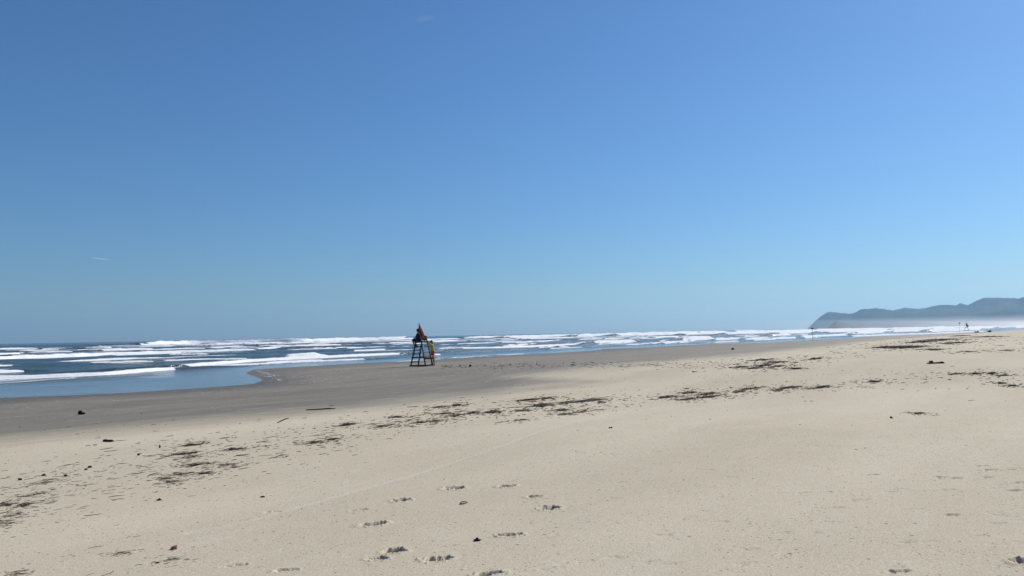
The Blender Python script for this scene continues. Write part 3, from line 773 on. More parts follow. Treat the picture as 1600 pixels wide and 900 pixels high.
# standing lifeguard: faces the tower and the sea (local -x), one hand shading the brow, the other arm reaching to the tower
def standing(loc, rz):
    p = empty("person", loc, rz)
    tag(p, "standing person in yellow shirt and red shorts, hand raised to brow, beside the near tower", "person")
    hipc = V3((0.03, 0, 0.93)); chest = V3((0.0, 0, 1.28)); neck = V3((-0.015, 0, 1.46)); hd = V3((-0.055, 0, 1.615))
    kA, kB = V3((-0.055, -0.10, 0.50)), V3((0.085, 0.10, 0.50)); aA, aB = V3((-0.06, -0.115, 0.08)), V3((0.135, 0.115, 0.085))
    shA, shB = V3((-0.01, -0.19, 1.40)), V3((0.0, 0.19, 1.40)); elA, elB = V3((-0.17, -0.34, 1.50)), V3((-0.22, 0.23, 1.27)); wrA, wrB = V3((-0.19, -0.13, 1.64)), V3((-0.42, 0.16, 1.38))
    caps, eyes, fw, sd, up = head_parts(hd, (-1, -0.1, 0.0))
    caps += [(neck - V3((0, 0, .06)), 0.062, hd - V3((0, 0, 0.05)), 0.056),
             (hipc + V3((0, -.07, 0)), 0.115, chest + V3((0, -.07, -.12)), 0.10), (hipc + V3((0, .07, 0)), 0.115, chest + V3((0, .07, -.12)), 0.10),
             (chest + V3((0, -.08, -.14)), 0.105, chest + V3((0, -.10, .07)), 0.105), (chest + V3((0, .08, -.14)), 0.105, chest + V3((0, .10, .07)), 0.105),
             (shA, 0.062, neck - V3((0, 0.03, 0.03)), 0.06), (shB, 0.062, neck - V3((0, -0.03, 0.03)), 0.06)]
    for k, a, s_ in ((kA, aA, -1), (kB, aB, 1)):
        hj = hipc + V3((0, s_ * 0.09, -0.04)); caps += [(hj, 0.092, k, 0.058), (k, 0.056, k * 0.62 + a * 0.38 + V3((0.012, 0, 0)), 0.058), (k * 0.6 + a * 0.4, 0.056, a, 0.036),
            (a + V3((0.025, 0, -0.045)), 0.036, a + V3((-0.10, s_ * 0.012, -0.05)), 0.030), (a + V3((-0.10, s_ * 0.012, -0.052)), 0.030, a + V3((-0.17, s_ * 0.02, -0.058)), 0.020)]
    for s_, e, w in ((shA, elA, wrA), (shB, elB, wrB)): caps += [(s_, 0.052, e, 0.041), (e, 0.041, w, 0.028)]
    caps += hand(wrA, V3((-0.02, 0.9, 0.25)), V3((0.2, 0, 1)), 0.25) + hand(wrB, V3((-0.95, -0.1, -0.05)), V3((0, 0, 1)), 0.5)
    link_mesh("body", capsules_mesh("body", caps, [], 0.0062), SKIN, p)
    g = 0.022
    shirt = [(hipc + V3((0, -.075, .06)), 0.112 + g, chest + V3((0, -.07, -.12)), 0.10 + g), (hipc + V3((0, .075, .06)), 0.112 + g, chest + V3((0, .07, -.12)), 0.10 + g),
             (chest + V3((0, -.08, -.14)), 0.105 + g, chest + V3((0, -.10, .06)), 0.103 + g), (chest + V3((0, .08, -.14)), 0.105 + g, chest + V3((0, .10, .06)), 0.103 + g),
             (shA, 0.062 + g, neck - V3((0, 0.02, 0.05)), 0.058 + g), (shB, 0.062 + g, neck - V3((0, -0.02, 0.05)), 0.058 + g),
             (shA, 0.056 + g, shA.lerp(elA, 0.72), 0.05 + g), (shB, 0.056 + g, shB.lerp(elB, 0.72), 0.05 + g)]
    link_mesh("shirt", capsules_mesh("shirt", shirt, [], 0.009), YSHIRT, p)
    sh = [(hipc + V3((0, -.07, .03)), 0.118 + g, hipc + V3((0, .07, .03)), 0.118 + g)]
    for k, s_ in ((kA, -1), (kB, 1)):
        hj = hipc + V3((0, s_ * 0.09, -0.04)); sh.append((hj, 0.098 + g, hj.lerp(k, 0.72), 0.078 + g))
    link_mesh("shorts", capsules_mesh("shorts", sh, [], 0.009), RSHORT, p)
    link_mesh("hair", capsules_mesh("hair", [(hd + up * 0.035 + V3((0.03, 0, 0)), 0.09, hd + V3((0.045, 0, -0.03)), 0.075), (hd + V3((0.06, 0, -0.06)), 0.05, hd + V3((0.085, 0, -0.20)), 0.022)], [], 0.009), HAIR, p)
    link_mesh("cap", capsules_mesh("cap", [(hd + up * 0.062 + V3((-0.005, 0, 0)), 0.088, hd + up * 0.066 + V3((0.01, 0, 0)), 0.09), (hd + V3((-0.10, -0.045, 0.062)), 0.012, hd + V3((-0.10, 0.045, 0.062)), 0.012),
              (hd + V3((-0.145, -0.03, 0.055)), 0.010, hd + V3((-0.145, 0.03, 0.055)), 0.010), (hd + V3((-0.09, 0, 0.063)), 0.012, hd + V3((-0.15, 0, 0.055)), 0.010)], [], 0.008), REDCAP, p)
    for e in eyes: link_mesh("eye", capsules_mesh("eye", [], [(e, (0.008, 0.012, 0.008), 0)], 0.003, 0), EYE, p)
    return p
ps = unp(675.6, 570.0)
SC = 38.2 * ps[1] / F / 1.745
pstand = standing((ps[0], ps[1], float(ground(ps[0], ps[1])[0]) - 0.012), R(8)); pstand.scale = (SC,) * 3

# seated lifeguard: dark against the sea, looking seaward (local -x), feet on the ladder
def seated(loc, rz):
    p = empty("person", loc, rz)
    tag(p, "person in dark clothes and brimmed hat seated high on the near tower", "person")
    hipc = V3((0, 0, 0.10)); chest = V3((-0.01, 0, 0.44)); neck = V3((-0.03, 0, 0.60)); hd = V3((-0.07, 0, 0.745))
    caps, eyes, fw, sd, up = head_parts(hd, (-1, 0.05, -0.05))
    caps += [(neck - V3((0, 0, .06)), 0.06, hd - V3((0, 0, 0.05)), 0.055),
             (hipc + V3((0, -.07, 0)), 0.11, chest + V3((0, -.07, -.12)), 0.10), (hipc + V3((0, .07, 0)), 0.11, chest + V3((0, .07, -.12)), 0.10),
             (chest + V3((0, -.08, -.14)), 0.105, chest + V3((0, -.10, .05)), 0.10), (chest + V3((0, .08, -.14)), 0.105, chest + V3((0, .10, .05)), 0.10)]
    for s_, kx, fx in ((-1, -0.44, -0.30), (1, -0.42, -0.22)):
        hj = V3((0, s_ * 0.09, 0.09)); k = V3((kx, s_ * 0.12, 0.115)); a = V3((fx, s_ * 0.11, -0.37)); w = V3((kx + 0.12, s_ * 0.17, 0.21)); e = V3((-0.14, s_ * 0.27, 0.27)); sh_ = V3((-0.02, s_ * 0.18, 0.53))
        caps += [(hj, 0.09, k, 0.058), (k, 0.056, k.lerp(a, 0.4), 0.056), (k.lerp(a, 0.4), 0.055, a, 0.037), (a + V3((0.025, 0, -0.04)), 0.035, a + V3((-0.10, 0, -0.055)), 0.029), (a + V3((-0.10, 0, -0.055)), 0.029, a + V3((-0.17, 0, -0.062)), 0.02),
                 (sh_, 0.06, neck - V3((0, -s_ * 0.03, 0.03)), 0.058), (sh_, 0.052, e, 0.041), (e, 0.041, w, 0.028)] + hand(w, V3((-1, -0.1 * s_, -0.45)), V3((-0.3, 0, 1)), 0.4)
    link_mesh("body", capsules_mesh("body", caps, [], 0.0062), SKIN2, p)
    g = 0.022; shirt = [(hipc + V3((0, -.07, .05)), 0.11 + g, chest + V3((0, -.07, -.12)), 0.10 + g), (hipc + V3((0, .07, .05)), 0.11 + g, chest + V3((0, .07, -.12)), 0.10 + g),
             (chest + V3((0, -.08, -.14)), 0.105 + g, chest + V3((0, -.10, .05)), 0.10 + g), (chest + V3((0, .08, -.14)), 0.105 + g, chest + V3((0, .10, .05)), 0.10 + g)]
    shorts = [(hipc + V3((0, -.07, .0)), 0.115 + g, hipc + V3((0, .07, .0)), 0.115 + g)]
    for s_, kx in ((-1, -0.44), (1, -0.42)):
        sh_ = V3((-0.02, s_ * 0.18, 0.53)); e = V3((-0.14, s_ * 0.27, 0.27)); hj = V3((0, s_ * 0.09, 0.09)); k = V3((kx, s_ * 0.12, 0.115))
        shirt += [(sh_, 0.06 + g, neck - V3((0, -s_ * 0.02, 0.05)), 0.055 + g), (sh_, 0.056 + g, sh_.lerp(e, 0.85), 0.046 + g)]; shorts.append((hj, 0.095 + g, hj.lerp(k, 0.85), 0.066 + g))
    link_mesh("shirt", capsules_mesh("shirt", shirt, [], 0.009), DSHIRT, p); link_mesh("shorts", capsules_mesh("shorts", shorts, [], 0.009), DSHORT, p)
    link_mesh("hair", capsules_mesh("hair", [(hd + up * 0.03 + V3((0.03, 0, 0)), 0.088, hd + V3((0.045, 0, -0.03)), 0.07)], [], 0.009), HAIR, p)
    hat = MB(); hat.tube([tuple(hd + V3((0, 0, 0.060))), tuple(hd + V3((-0.005, 0, 0.072)))], [0.165, 0.16], 28)
    hat.tube([tuple(hd + V3((0, 0, 0.068))), tuple(hd + V3((0, 0, 0.13))), tuple(hd + V3((0, 0, 0.155)))], [0.103, 0.092, 0.055], 24); hat.build("hat", DSHIRT, p)
    for e in eyes: link_mesh("eye", capsules_mesh("eye", [], [(e, (0.008, 0.012, 0.008), 0)], 0.003, 0), EYE, p)
    return p
cs_, sn_ = math.cos(RZ), math.sin(RZ)
def tower_pt(x, y, z): return (PT[0] + x * cs_ - y * sn_, PT[1] + x * sn_ + y * cs_, PT[2] + z)
seated(tower_pt(-0.15, 0.10, 1.765), math.atan2(0.616, -0.788) + math.pi + R(22))

# ------------------------------------------------------------------ far tower, flag poles
pf_ = unp(1510.5, 519.0)
far = make_tower("pale far lifeguard tower with dark umbrella at the water's edge below the hills", (pf_[0], pf_[1], float(ground(pf_[0], pf_[1])[0])), RZ + R(8))
far.scale = (1.4, 1.4, 1.15)
GREYWOOD = simple("sun_bleached_wood", (0.075, 0.07, 0.066), 0.8, 0.3, 14)
for ch in far.children:
    ch.data = ch.data.copy(); ch.data.materials.clear(); ch.data.materials.append(GREYWOOD)
uf = unp(1510.5, 519.0); ftip = ray(1509.6, 503.2); k = (uf[1] + 0.1) / ftip[1]
fu = empty("beach_umbrella", (ftip[0] * k, uf[1] + 0.1, CAM_Z + ftip[2] * k)); tag(fu, "dark furled umbrella with a bent tip on the far tower", "umbrella", "furled umbrellas on the lifeguard towers")
link_mesh("canopy", umbrella_mesh(0.42, 2.0, (0.62, 0.0), 9, sag=-0.12), PALECLOTH, fu)
MB().tube([(0, 0, 0.04), (0.18, 0, -0.9), (0.5, 0, -2.0)], 0.03, 8).build("pole", POLEM, fu)

FLAG = simple("dark_flag_cloth", (0.03, 0.02, 0.02), 0.8, 0.3, 10)
def flag_pole(px, base, top, wpx, label, shape):
    b = unp(px, base); d = ray(px, top); H = CAM_Z + d[2] * b[1] / d[1] - b[2]; u_ = b[1] / F
    o = empty("flag_pole", tuple(b)); tag(o, label, "flag pole", "warning flag poles at the water's edge")
    MB().tube([(0, 0, -0.15), (0, 0, H * 0.5), (0, 0, H)], [0.034, 0.030, 0.026], 8).build("pole", POLEM, o)
    w = wpx * u_; V = []; Fc = []; n = 9
    for side in (0, 1):
        for i in range(n):
            x = -w / 2 + w * i / (n - 1); hh = shape * (0.35 + 0.65 * math.sin(math.pi * (i + 0.6) / (n + 0.2)))
            y = 0.05 * math.sin(i * 1.1) + (0.012 if side else -0.012) + 0.03
            V += [(x, y, H - hh * 0.5 - 0.02), (x, y, H + hh * 0.5 - 0.02)]
    for i in range(n - 1):
        a = 2 * i; c = a + 2 * n
        Fc += [(a, a + 2, a + 3, a + 1), (c + 1, c + 3, c + 2, c), (a + 1, a + 3, c + 3, c + 1), (a, c, c + 2, a + 2)]
    Fc += [(0, 1, 2 * n + 1, 2 * n), (2 * n - 2, 4 * n - 2, 4 * n - 1, 2 * n - 1)]
    me = bpy.data.meshes.new("flag"); me.from_pydata(V, [], Fc); me.update(); link_mesh("flag", me, FLAG, o)
flag_pole(1270, 533.0, 513.0, 4.0, "thin flag pole standing in the shallows below the headland's tip", 0.30)
flag_pole(1500, 520.0, 504.8, 2.6, "thin flag pole just left of the far lifeguard tower", 0.42)

# ------------------------------------------------------------------ drift lines: twig piles, sticks, logs, lumps, shells
VPX = (1735.0, 505.1)
def axis_at(px, py, wpx):
    """a piece lying along the shore at that place: centre and half-axis on the sand"""
    s_ = (VPX[1] - py) / (VPX[0] - px) if px < 1500 else -0.02
    s_ = max(-0.14, s_)
    a = unp(px - wpx / 2, py - s_ * wpx / 2); b = unp(px + wpx / 2, py + s_ * wpx / 2); c = unp(px, py)
    return c, (b - a) / 2
def gz(x, y): return float(ground(x, y)[0])

def twig_pts(g_, c, dirn, L, lift, bend):
    n = 5; pts = []; side = V3((-dirn.y, dirn.x, 0)); kink = g_.uniform(-1, 1) * bend
    for i in range(n):
        u_ = i / (n - 1) - 0.5
        p = c + dirn * (L * u_) + side * (kink * L * (u_ * u_ * 2 - 0.25) + g_.uniform(-.02, .02) * L)
        pts.append(V3((p.x, p.y, c.z + lift * (u_ + 0.5) + g_.uniform(0, 0.01))))
    return pts

def twig_pile(px, py, w, h, dens, label, sticks=(), lump=0.0, m=TWIG, name="twig_pile", cat="twig pile"):
    c, ax = axis_at(px, py, w); c = V3(c); ax = V3((ax[0], ax[1], 0)); half = ax.length; dr = ax.normalized(); sd = V3((-dr.y, dr.x, 0))
    a = V3(unp(px, py - h / 2)); b = V3(unp(px, py + h / 2)); dep = max(0.06, min(0.5 * (a - b).length, 0.7 * half + 0.1)) * 0.5
    u_ = c.y / F; g_ = random.Random(int(px * 7 + py * 13)); mb = MB(); n = int(dens * (8 + 30 * min(3.0, half) * min(1.5, dep + 0.3)))
    for k in range(n):
        r_ = g_.gauss(0, 0.40); q = g_.gauss(0, 0.45)
        if abs(r_) > 1: r_ = g_.uniform(-1, 1)
        x = c + dr * (r_ * half) + sd * (q * dep); z = gz(x.x, x.y)
        env = max(0.12, 1 - r_ * r_ * 1.5) * max(0.2, 1 - q * q)
        L = g_.uniform(0.25, 0.75) * min(0.8, 0.25 + half * 0.6); an = g_.gauss(0, 0.42); d = V3((dr.x * math.cos(an) - dr.y * math.sin(an), dr.x * math.sin(an) + dr.y * math.cos(an), 0))
        rad_ = g_.uniform(0.20, 0.44) * u_; zz = z + rad_ * 0.7 + g_.uniform(0, 1) * env * (0.02 + 0.9 * h * u_ * 0.35)
        mb.tube(twig_pts(g_, V3((x.x, x.y, zz)), d, L, g_.uniform(-0.12, 0.12) * L * env, 0.5), [rad_, rad_ * .9, rad_ * .8, rad_ * .6, rad_ * .25], 4)
    for k in range(2):                                   # long strands that hold the pile together
        mb.tube(twig_pts(g_, V3((c.x, c.y, c.z + 0.25 * u_)), dr, half * g_.uniform(1.5, 2.1), 0.0, 0.12), [.1 * u_, .25 * u_, .32 * u_, .25 * u_, .1 * u_], 4)
    if lump:
        lump *= 0.75
        for k in range(3):
            r_ = g_.uniform(-0.35, 0.35); x = c + dr * (r_ * half); hh = lump * h * u_ * g_.uniform(0.6, 1.0)
            mb.blob((x.x, x.y, gz(x.x, x.y) + hh * 0.25), (half * g_.uniform(0.22, 0.36), dep * 0.7, hh * 0.8), sd=k + int(px), rough=0.5, rot=math.atan2(dr.y, dr.x))
    for (ox, oy, ex, ey) in sticks:                    # branches that rise from the pile, measured from its centre
        p = c + V3((ox * u_, 0, max(0.0, -oy * u_))); q = c + V3((ex * u_, 0, -ey * u_))
        mb.tube([p, p.lerp(q, 0.5) + V3((g_.uniform(-.03, .03), 0, g_.uniform(0, .04))), q], [0.35 * u_, 0.28 * u_, 0.16 * u_], 5)
    for i, v in enumerate(mb.v): mb.v[i] = V3(v) - c
    o = mb.build(name, m); o.location = c; tag(o, label, cat, "piles of dark twigs along the drift lines" if cat == "twig pile" else None); return o

PILES = [
 (72, 754, 58, 14, 1.0, "sparse pile of forked twigs nearest the two small dark pebbles at the far left", [(-8, 0, 10, -5)], 0, TWIG),
 (52, 774, 54, 9, 1.1, "long twig pile ending in a leafy tuft, second from the left edge's corner of debris", [], 0, TWIG),
 (10, 790, 26, 7, 1.4, "dense twig pile cut by the photo's left edge", [], 0.2, TWIG),
 (37, 791, 22, 5, 1.5, "small dense tuft of twigs right beside the pile cut by the left edge", [], 0.3, TWIG),
 (22, 806, 36, 5, 0.7, "thin loose curl of twigs just below the left edge's dense tuft", [], 0, TWIG2),
 (10, 818, 24, 6, 0.9, "bottom twig pile of the debris at the left edge", [], 0, TWIG),
 (304, 695, 56, 6, 1.7, "topmost dark pile of the stacked twig rows at left, with an upright nub", [(12, 0, 14, -6), (13, 0, 15, -6.5)], 0.35, TWIG),
 (290, 709, 60, 5, 1.6, "broad twig pile directly under the pile with the upright nub", [(8, 0, 14, -5)], 0.2, TWIG),
 (296, 715, 46, 5, 1.2, "looser fringe of twigs along the lower side of the broad left pile", [], 0, TWIG),
 (304, 727.5, 50, 4, 1.8, "straight narrow blackish twig pile in the middle of the stacked left rows", [], 0.35, TWIG),
 (320, 740, 24, 4, 1.6, "short dark twig pile at the right end of the fourth left row", [], 0.4, TWIG),
 (284, 742, 24, 4, 1.1, "short thin twig pile at the left end of the fourth left row", [], 0, TWIG),
 (275, 753.5, 48, 6, 1.1, "lowest twig pile of the stacked left rows, trailing a long stick", [], 0, TWIG),
 (259, 749, 16, 3, 1.2, "tiny twig pile just above the lowest left row", [], 0, TWIG),
 (368, 702.5, 34, 4, 1.4, "spindle shaped twig pile standing alone right of the stacked left rows", [], 0.4, TWIG),
 (357, 727.5, 34, 4, 1.0, "thin wavy twig pile right of the blackish left row", [], 0, TWIG),
 (545, 664, 34, 9, 2.0, "large dark mound of twigs with white specks, below the long flat plank", [], 0.55, TWIG),
 (520, 686.5, 24, 5, 1.5, "small twig pile below the left end of the large dark mound", [], 0.25, TWIG),
 (493, 692, 22, 4, 1.7, "low dark twig pile lower left of the large dark mound", [], 0.4, TWIG),
 (620, 652, 18, 3.5, 1.8, "stubby dark twig bundle with a straight stick pointing right", [(4, 0, 17, -1.5)], 0.5, TWIG),
 (598, 666.5, 22, 3, 1.5, "flat dark twig pile just right of the large dark mound", [], 0.3, TWIG),
 (657, 660.5, 34, 4, 1.4, "ragged twig pile in the lower row between the mound and the bundle with raised branch", [], 0.2, TWIG),
 (714, 634, 16, 5, 2.0, "rounded dark tuft of weed with a branch raised behind it", [(18, 0, 12, -9.5), (12, 0, 28, -2.5)], 0.7, TWIG),
 (688, 636.5, 24, 3, 1.6, "flat dark pile just left of the rounded tuft of weed", [], 0.3, TWIG),
 (694, 647, 24, 2.5, 1.4, "narrow twig pile below the rounded tuft of weed", [], 0.3, TWIG),
 (738, 646, 34, 3, 1.4, "long thin twig pile leading right to the black ribbed mound", [], 0.2, TWIG),
 (712, 650, 16, 3, 1.6, "small dark pile under the long thin twig row", [], 0.4, TWIG),
 (774, 644, 38, 5, 2.0, "black ribbed mound of twigs left of the wide central drift row", [], 0.45, TWIG),
 (685, 658, 34, 3, 1.2, "thin lowest row of twigs below the rounded tuft", [], 0, TWIG),
 (826, 625.5, 48, 3, 1.9, "flat blackish streak of twigs topmost in the central drift row", [], 0.5, TWIG),
 (853, 623, 14, 2.5, 1.9, "short black streak at the right end of the topmost central streak", [], 0.6, TWIG),
 (850, 633.5, 42, 5, 2.2, "largest black twig mound in the middle of the central drift row", [], 0.55, TWIG),
 (818, 642, 30, 4, 1.4, "ragged twig pile trailing down left of the largest central mound", [], 0.2, TWIG),
 (893, 629, 34, 4, 1.6, "twig pile stepping up right of the largest central mound", [], 0.3, TWIG),
 (925, 626, 46, 4, 1.7, "wide dark twig row at the right end of the central drift", [], 0.35, TWIG),
 (941, 629, 14, 5, 1.4, "dusky twig clump below the right end of the central drift", [], 0.2, TWIG),
 (878, 641, 24, 3, 1.5, "narrow pile with a pointed left end under the central drift", [], 0.3, TWIG),
 (885, 647.5, 28, 4, 1.6, "pale brown tuft of fine twigs where the drag line meets the drift", [], 0.15, TWIG2),
 (915, 643.5, 32, 3, 1.2, "thin pale brown row of twigs right of the pale tuft", [], 0, TWIG2),
 (812, 657, 24, 3, 1.2, "loose brown twig pile lowest under the central drift", [], 0, TWIG2),
 (1046, 620.5, 36, 3, 1.8, "flat black row leading up to the pile with a forked twig", [], 0.45, TWIG),
 (1078, 614, 22, 5, 2.1, "black twig pile with a forked twig standing up", [(2, -1, 6, -8), (6, -5, 18, -4.5)], 0.5, TWIG),
 (1104, 616, 34, 3.5, 1.5, "brown twig row just right of the pile with the forked twig", [], 0.2, TWIG),
 (1112, 620, 50, 3, 1.7, "long dark row right below the forked twig's row", [], 0.3, TWIG),
 (1078, 624, 44, 3, 1.4, "thin lower row below the pile with the forked twig", [], 0.2, TWIG),
 (1155, 612.3, 22, 2.5, 1.9, "small spindle of dark twigs left of the thin upright twigs", [], 0.5, TWIG),
 (1176, 607.5, 34, 2.5, 1.9, "dark log-like twig row with thin twigs standing upright", [(-10, 0, -9, -6.5), (-4, 0, 1, -11), (1, -11, 4, -11.5), (0, 0, 3, -8)], 0.5, TWIG),
 (1235, 606, 40, 3, 2.1, "left half of the long black twig line near the right", [(8, 0, 10, -2.5)], 0.5, TWIG),
 (1285, 605.5, 54, 2.5, 1.6, "thinning right half of the long black twig line near the right", [], 0.35, TWIG),
 (1218, 610.5, 14, 2.5, 1.4, "tiny pile just under the left end of the long black line", [], 0.2, TWIG),
 (1365, 597, 24, 4.5, 2.2, "bushy dark tuft standing alone at right, above the bare sand", [], 0.6, TWIG),
 (1195, 571, 30, 3, 1.9, "darkest pile in the dense debris patch right of centre", [], 0.5, TWIG),
 (1181, 575.6, 22, 3, 1.8, "dark pile at the lower left of the dense debris patch", [], 0.4, TWIG),
 (1212, 566.5, 56, 3, 1.4, "brownish pile along the top of the dense debris patch", [], 0.2, TWIG2),
 (1214, 573, 26, 3.5, 1.3, "brown fuzzy pile at the right of the dense debris patch", [], 0.2, TWIG2),
 (1155, 574, 30, 2.5, 1.4, "thin pile at the left tip of the dense debris patch", [], 0.3, TWIG),
 (1192, 562.8, 34, 2.2, 1.2, "thin uppermost streak above the dense debris patch", [], 0.2, TWIG),
 (1246, 576, 18, 2, 1.7, "short dark streak at lower right of the dense debris patch", [], 0.4, TWIG),
 (1276, 561, 26, 2.5, 1.3, "curved twig streak upper right of the dense debris patch", [], 0.2, TWIG),
 (1425, 543, 36, 4.5, 1.9, "broad dark pile in the far debris below the hills' left part", [], 0.4, TWIG),
 (1405, 542, 30, 3, 1.6, "dark left wing of the broad far pile", [], 0.3, TWIG),
 (1383, 542.5, 26, 2, 1.2, "thin faint streak at the far left of the broad far pile", [], 0.2, TWIG2),
 (1436, 535, 22, 2.2, 1.5, "small dark streak above the broad far pile", [], 0.4, TWIG),
 (1468, 531.5, 50, 3, 1.5, "long dark streak right of the broad far pile", [], 0.3, TWIG),
 (1502, 525.2, 28, 2, 2.3, "blackest flat streak in front of the far lifeguard tower", [], 0.7, TWIG),
 (1545, 526.5, 64, 1.8, 1.0, "long faint streak running right from the blackest far streak", [], 0.1, TWIG2),
 (1493, 536, 20, 1.8, 1.3, "small streak below the blackest far streak", [], 0.2, TWIG),
 (1510, 550, 34, 2, 1.3, "lone brown streak midway between the far tower and the black log", [], 0.2, TWIG2),
 (1572, 548, 30, 1.8, 1.1, "faint brown streak near the right edge, level with the lone brown one", [], 0.2, TWIG2),
 (1463, 546.5, 14, 2, 1.2, "tiny peaked pile above and left of the lone brown streak", [], 0.4, TWIG2),
 (1435, 646.5, 22, 2.5, 1.5, "flat pale-topped twig pile alone on the bare sand at right", [], 0.4, TWIG2),
 (1495, 584.3, 18, 1.8, 1.7, "left dark streak of the three in a row right of the black log", [], 0.4, TWIG),
 (1526, 584, 14, 1.8, 1.6, "middle dark streak of the three in a row right of the black log", [], 0.4, TWIG),
 (1551, 583.7, 20, 1.8, 1.5, "right dark streak of the three in a row right of the black log", [], 0.3, TWIG),
 (1570, 587, 24, 1.8, 1.4, "dark streak just under the right end of the row of three", [], 0.3, TWIG),
 (1566, 599, 20, 1.8, 1.7, "dark streak at the right edge's lower debris row, left piece", [], 0.4, TWIG),
 (1580, 603, 18, 1.8, 1.5, "dark streak at the right edge's lower debris row, right piece", [], 0.3, TWIG),
 (190, 866, 26, 3, 0.7, "thin wispy twig pile in the left foreground above the forked twig", [], 0, TWIG2),
 (268, 876, 26, 6, 0.6, "small bushy sprig below the rust coloured shell", [], 0, TWIG),
 (30, 898, 18, 5, 0.9, "reddish brown sprig cut by the bottom edge at the left corner", [], 0, TWIG2),
]
for (px, py, w, h, dn, lab, st, lp, m) in PILES: twig_pile(px, py, w, h, dn * (0.7 if py < 560 else 0.82), lab, st, lp, m)

def stick(name, cat, pts_px, r_px, label, m, group=None, k=8, lift=0.0):
    P = [V3(unp(*p)) for p in pts_px]; c = P[0].lerp(P[-1], 0.5); u_ = c.y / F
    rr = [v * u_ for v in r_px]
    mb = MB().tube([V3((p.x, p.y, gz(p.x, p.y) + r * 0.65 + lift)) - c for p, r in zip(P, rr)], rr, k)
    o = mb.build(name, m); o.location = c; tag(o, label, cat, group); return o
stick("driftwood_plank", "driftwood", [(478, 641.2), (490, 640.6), (503, 640.0), (515, 639.2), (524, 639.0)], [0.9, 1.1, 1.2, 1.3, 0.6], "long flat dark plank lying on the sand left of centre", DARKWOOD)
stick("driftwood_stick", "driftwood", [(434, 661), (440, 658), (446, 655.5), (451, 654)], [0.8, 1.1, 1.2, 0.8], "short tilted stick between the plank and the stacked left rows", TWIG)

def lump(name, cat, px, base, w, h, label, parts, m=SOD):
    c = V3(unp(px, base)); u_ = c.y / F; mb = MB()
    for i, (ox, ww, hh) in enumerate(parts):
        mb.blob((ox * w * u_, 0, hh * h * u_ * 0.42), (ww * w * u_ / 2, ww * w * u_ / 2 * 0.7, hh * h * u_ * 0.58), sd=int(px) + i, rough=0.28, seg=14, rings=9)
    o = mb.build(name, m); o.location = c; tag(o, label, cat); return o
lump("driftwood_stump", "driftwood", 127, 647.5, 11, 6, "black lump with a hump on the grey damp sand at left", [(-0.18, 0.6, 1.0), (0.25, 0.55, 0.55)])
stick("driftwood_log", "driftwood", [(161, 690.0), (164.5, 689.8), (170, 690.2), (175, 690.4), (177.5, 690.0)], [1.7, 2.3, 1.9, 2.2, 1.0], "short black log chunk on the sand at left, knobbly at both ends", SOD, k=10)
lump("seaweed_lump", "debris", 1145, 546.6, 4, 3, "tiny round black lump alone on damp sand right of centre", [(0, 1, 1)])
lump("seaweed_lump", "debris", 735, 572.3, 4.5, 2.6, "dark lump on damp sand right of the near lifeguard tower", [(0, 1, 1)])
lump("driftwood_stump", "driftwood", 1526, 519.6, 8, 2.4, "low black lump just right of the far lifeguard tower", [(-0.1, 0.8, 0.8), (0.25, 0.5, 1)])
lump("driftwood_stump", "driftwood", 1546, 518.9, 6, 3, "black lump second to the right of the far lifeguard tower", [(-0.25, 0.5, 0.6), (0.15, 0.7, 1)])
lump("seaweed_lump", "debris", 1393, 653.6, 5, 3, "small dark lump on bare sand left of the flat pale-topped pile", [(-0.1, 0.7, 1), (0.3, 0.5, 0.5)])
lump("stone", "stone", 745.5, 845.2, 11, 5, "small black triangular stone among the footprints", [(0, 1.0, 0.62), (0.02, 0.5, 1.05)])
lump("stone", "stone", 68.5, 743.5, 6, 3, "small dark pebble above the leftmost forked twigs", [(0, 1, 1)])
lump("stone", "stone", 31.5, 750.2, 5.5, 3, "small dark oval pebble left of the leftmost forked twigs", [(0, 1, 1)])
lump("stone", "stone", 140.5, 730.8, 6, 3, "larger dark pebble of the pair right of the left debris", [(0, 1, 1)])
lump("stone", "stone", 134.5, 734.2, 5, 2.4, "smaller dark pebble of the pair right of the left debris", [(0, 1, 1)])
lump("stone", "stone", 216.5, 711.5, 4, 2.6, "tiny dark pebble left of the stacked twig rows", [(0, 1, 1)])
lump("stone", "stone", 248.5, 782.0, 7, 3.4, "dark angular pebble below the stacked twig rows", [(0, 1, 0.7), (0.1, 0.5, 1)])
lump("stone", "stone", 410.5, 777.0, 7, 2.6, "flat dark pebble on bare sand left of the footprints", [(0, 1, 0.8)])
lump("stone", "stone", 102.5, 743.8, 6, 2.6, "grey brown pebble right above the leftmost forked twigs", [(0, 1, 1)], TWIG2)
lump("stone", "stone", 246, 880.0, 6, 2.6, "small dark pebble left of the bushy sprig", [(0, 1, 0.8)])
lump("stone", "stone", 954, 669.0, 6, 2.4, "dark hooked pebble alone on bare sand near the middle", [(-0.2, 0.6, 0.7), (0.3, 0.4, 1)])
# upright stick end at the left row
c = V3(unp(249.5, 700.0)); u_ = c.y / F
o = MB().tube([(0, 0, -0.02), (0.2 * u_, 0, 2.5 * u_), (0, 0, 5.2 * u_)], [1.0 * u_, 1.5 * u_, 0.6 * u_], 8).build("driftwood_stick", TWIG); o.location = c
tag(o, "stubby dark stick standing upright in the sand left of the stacked rows", "driftwood")
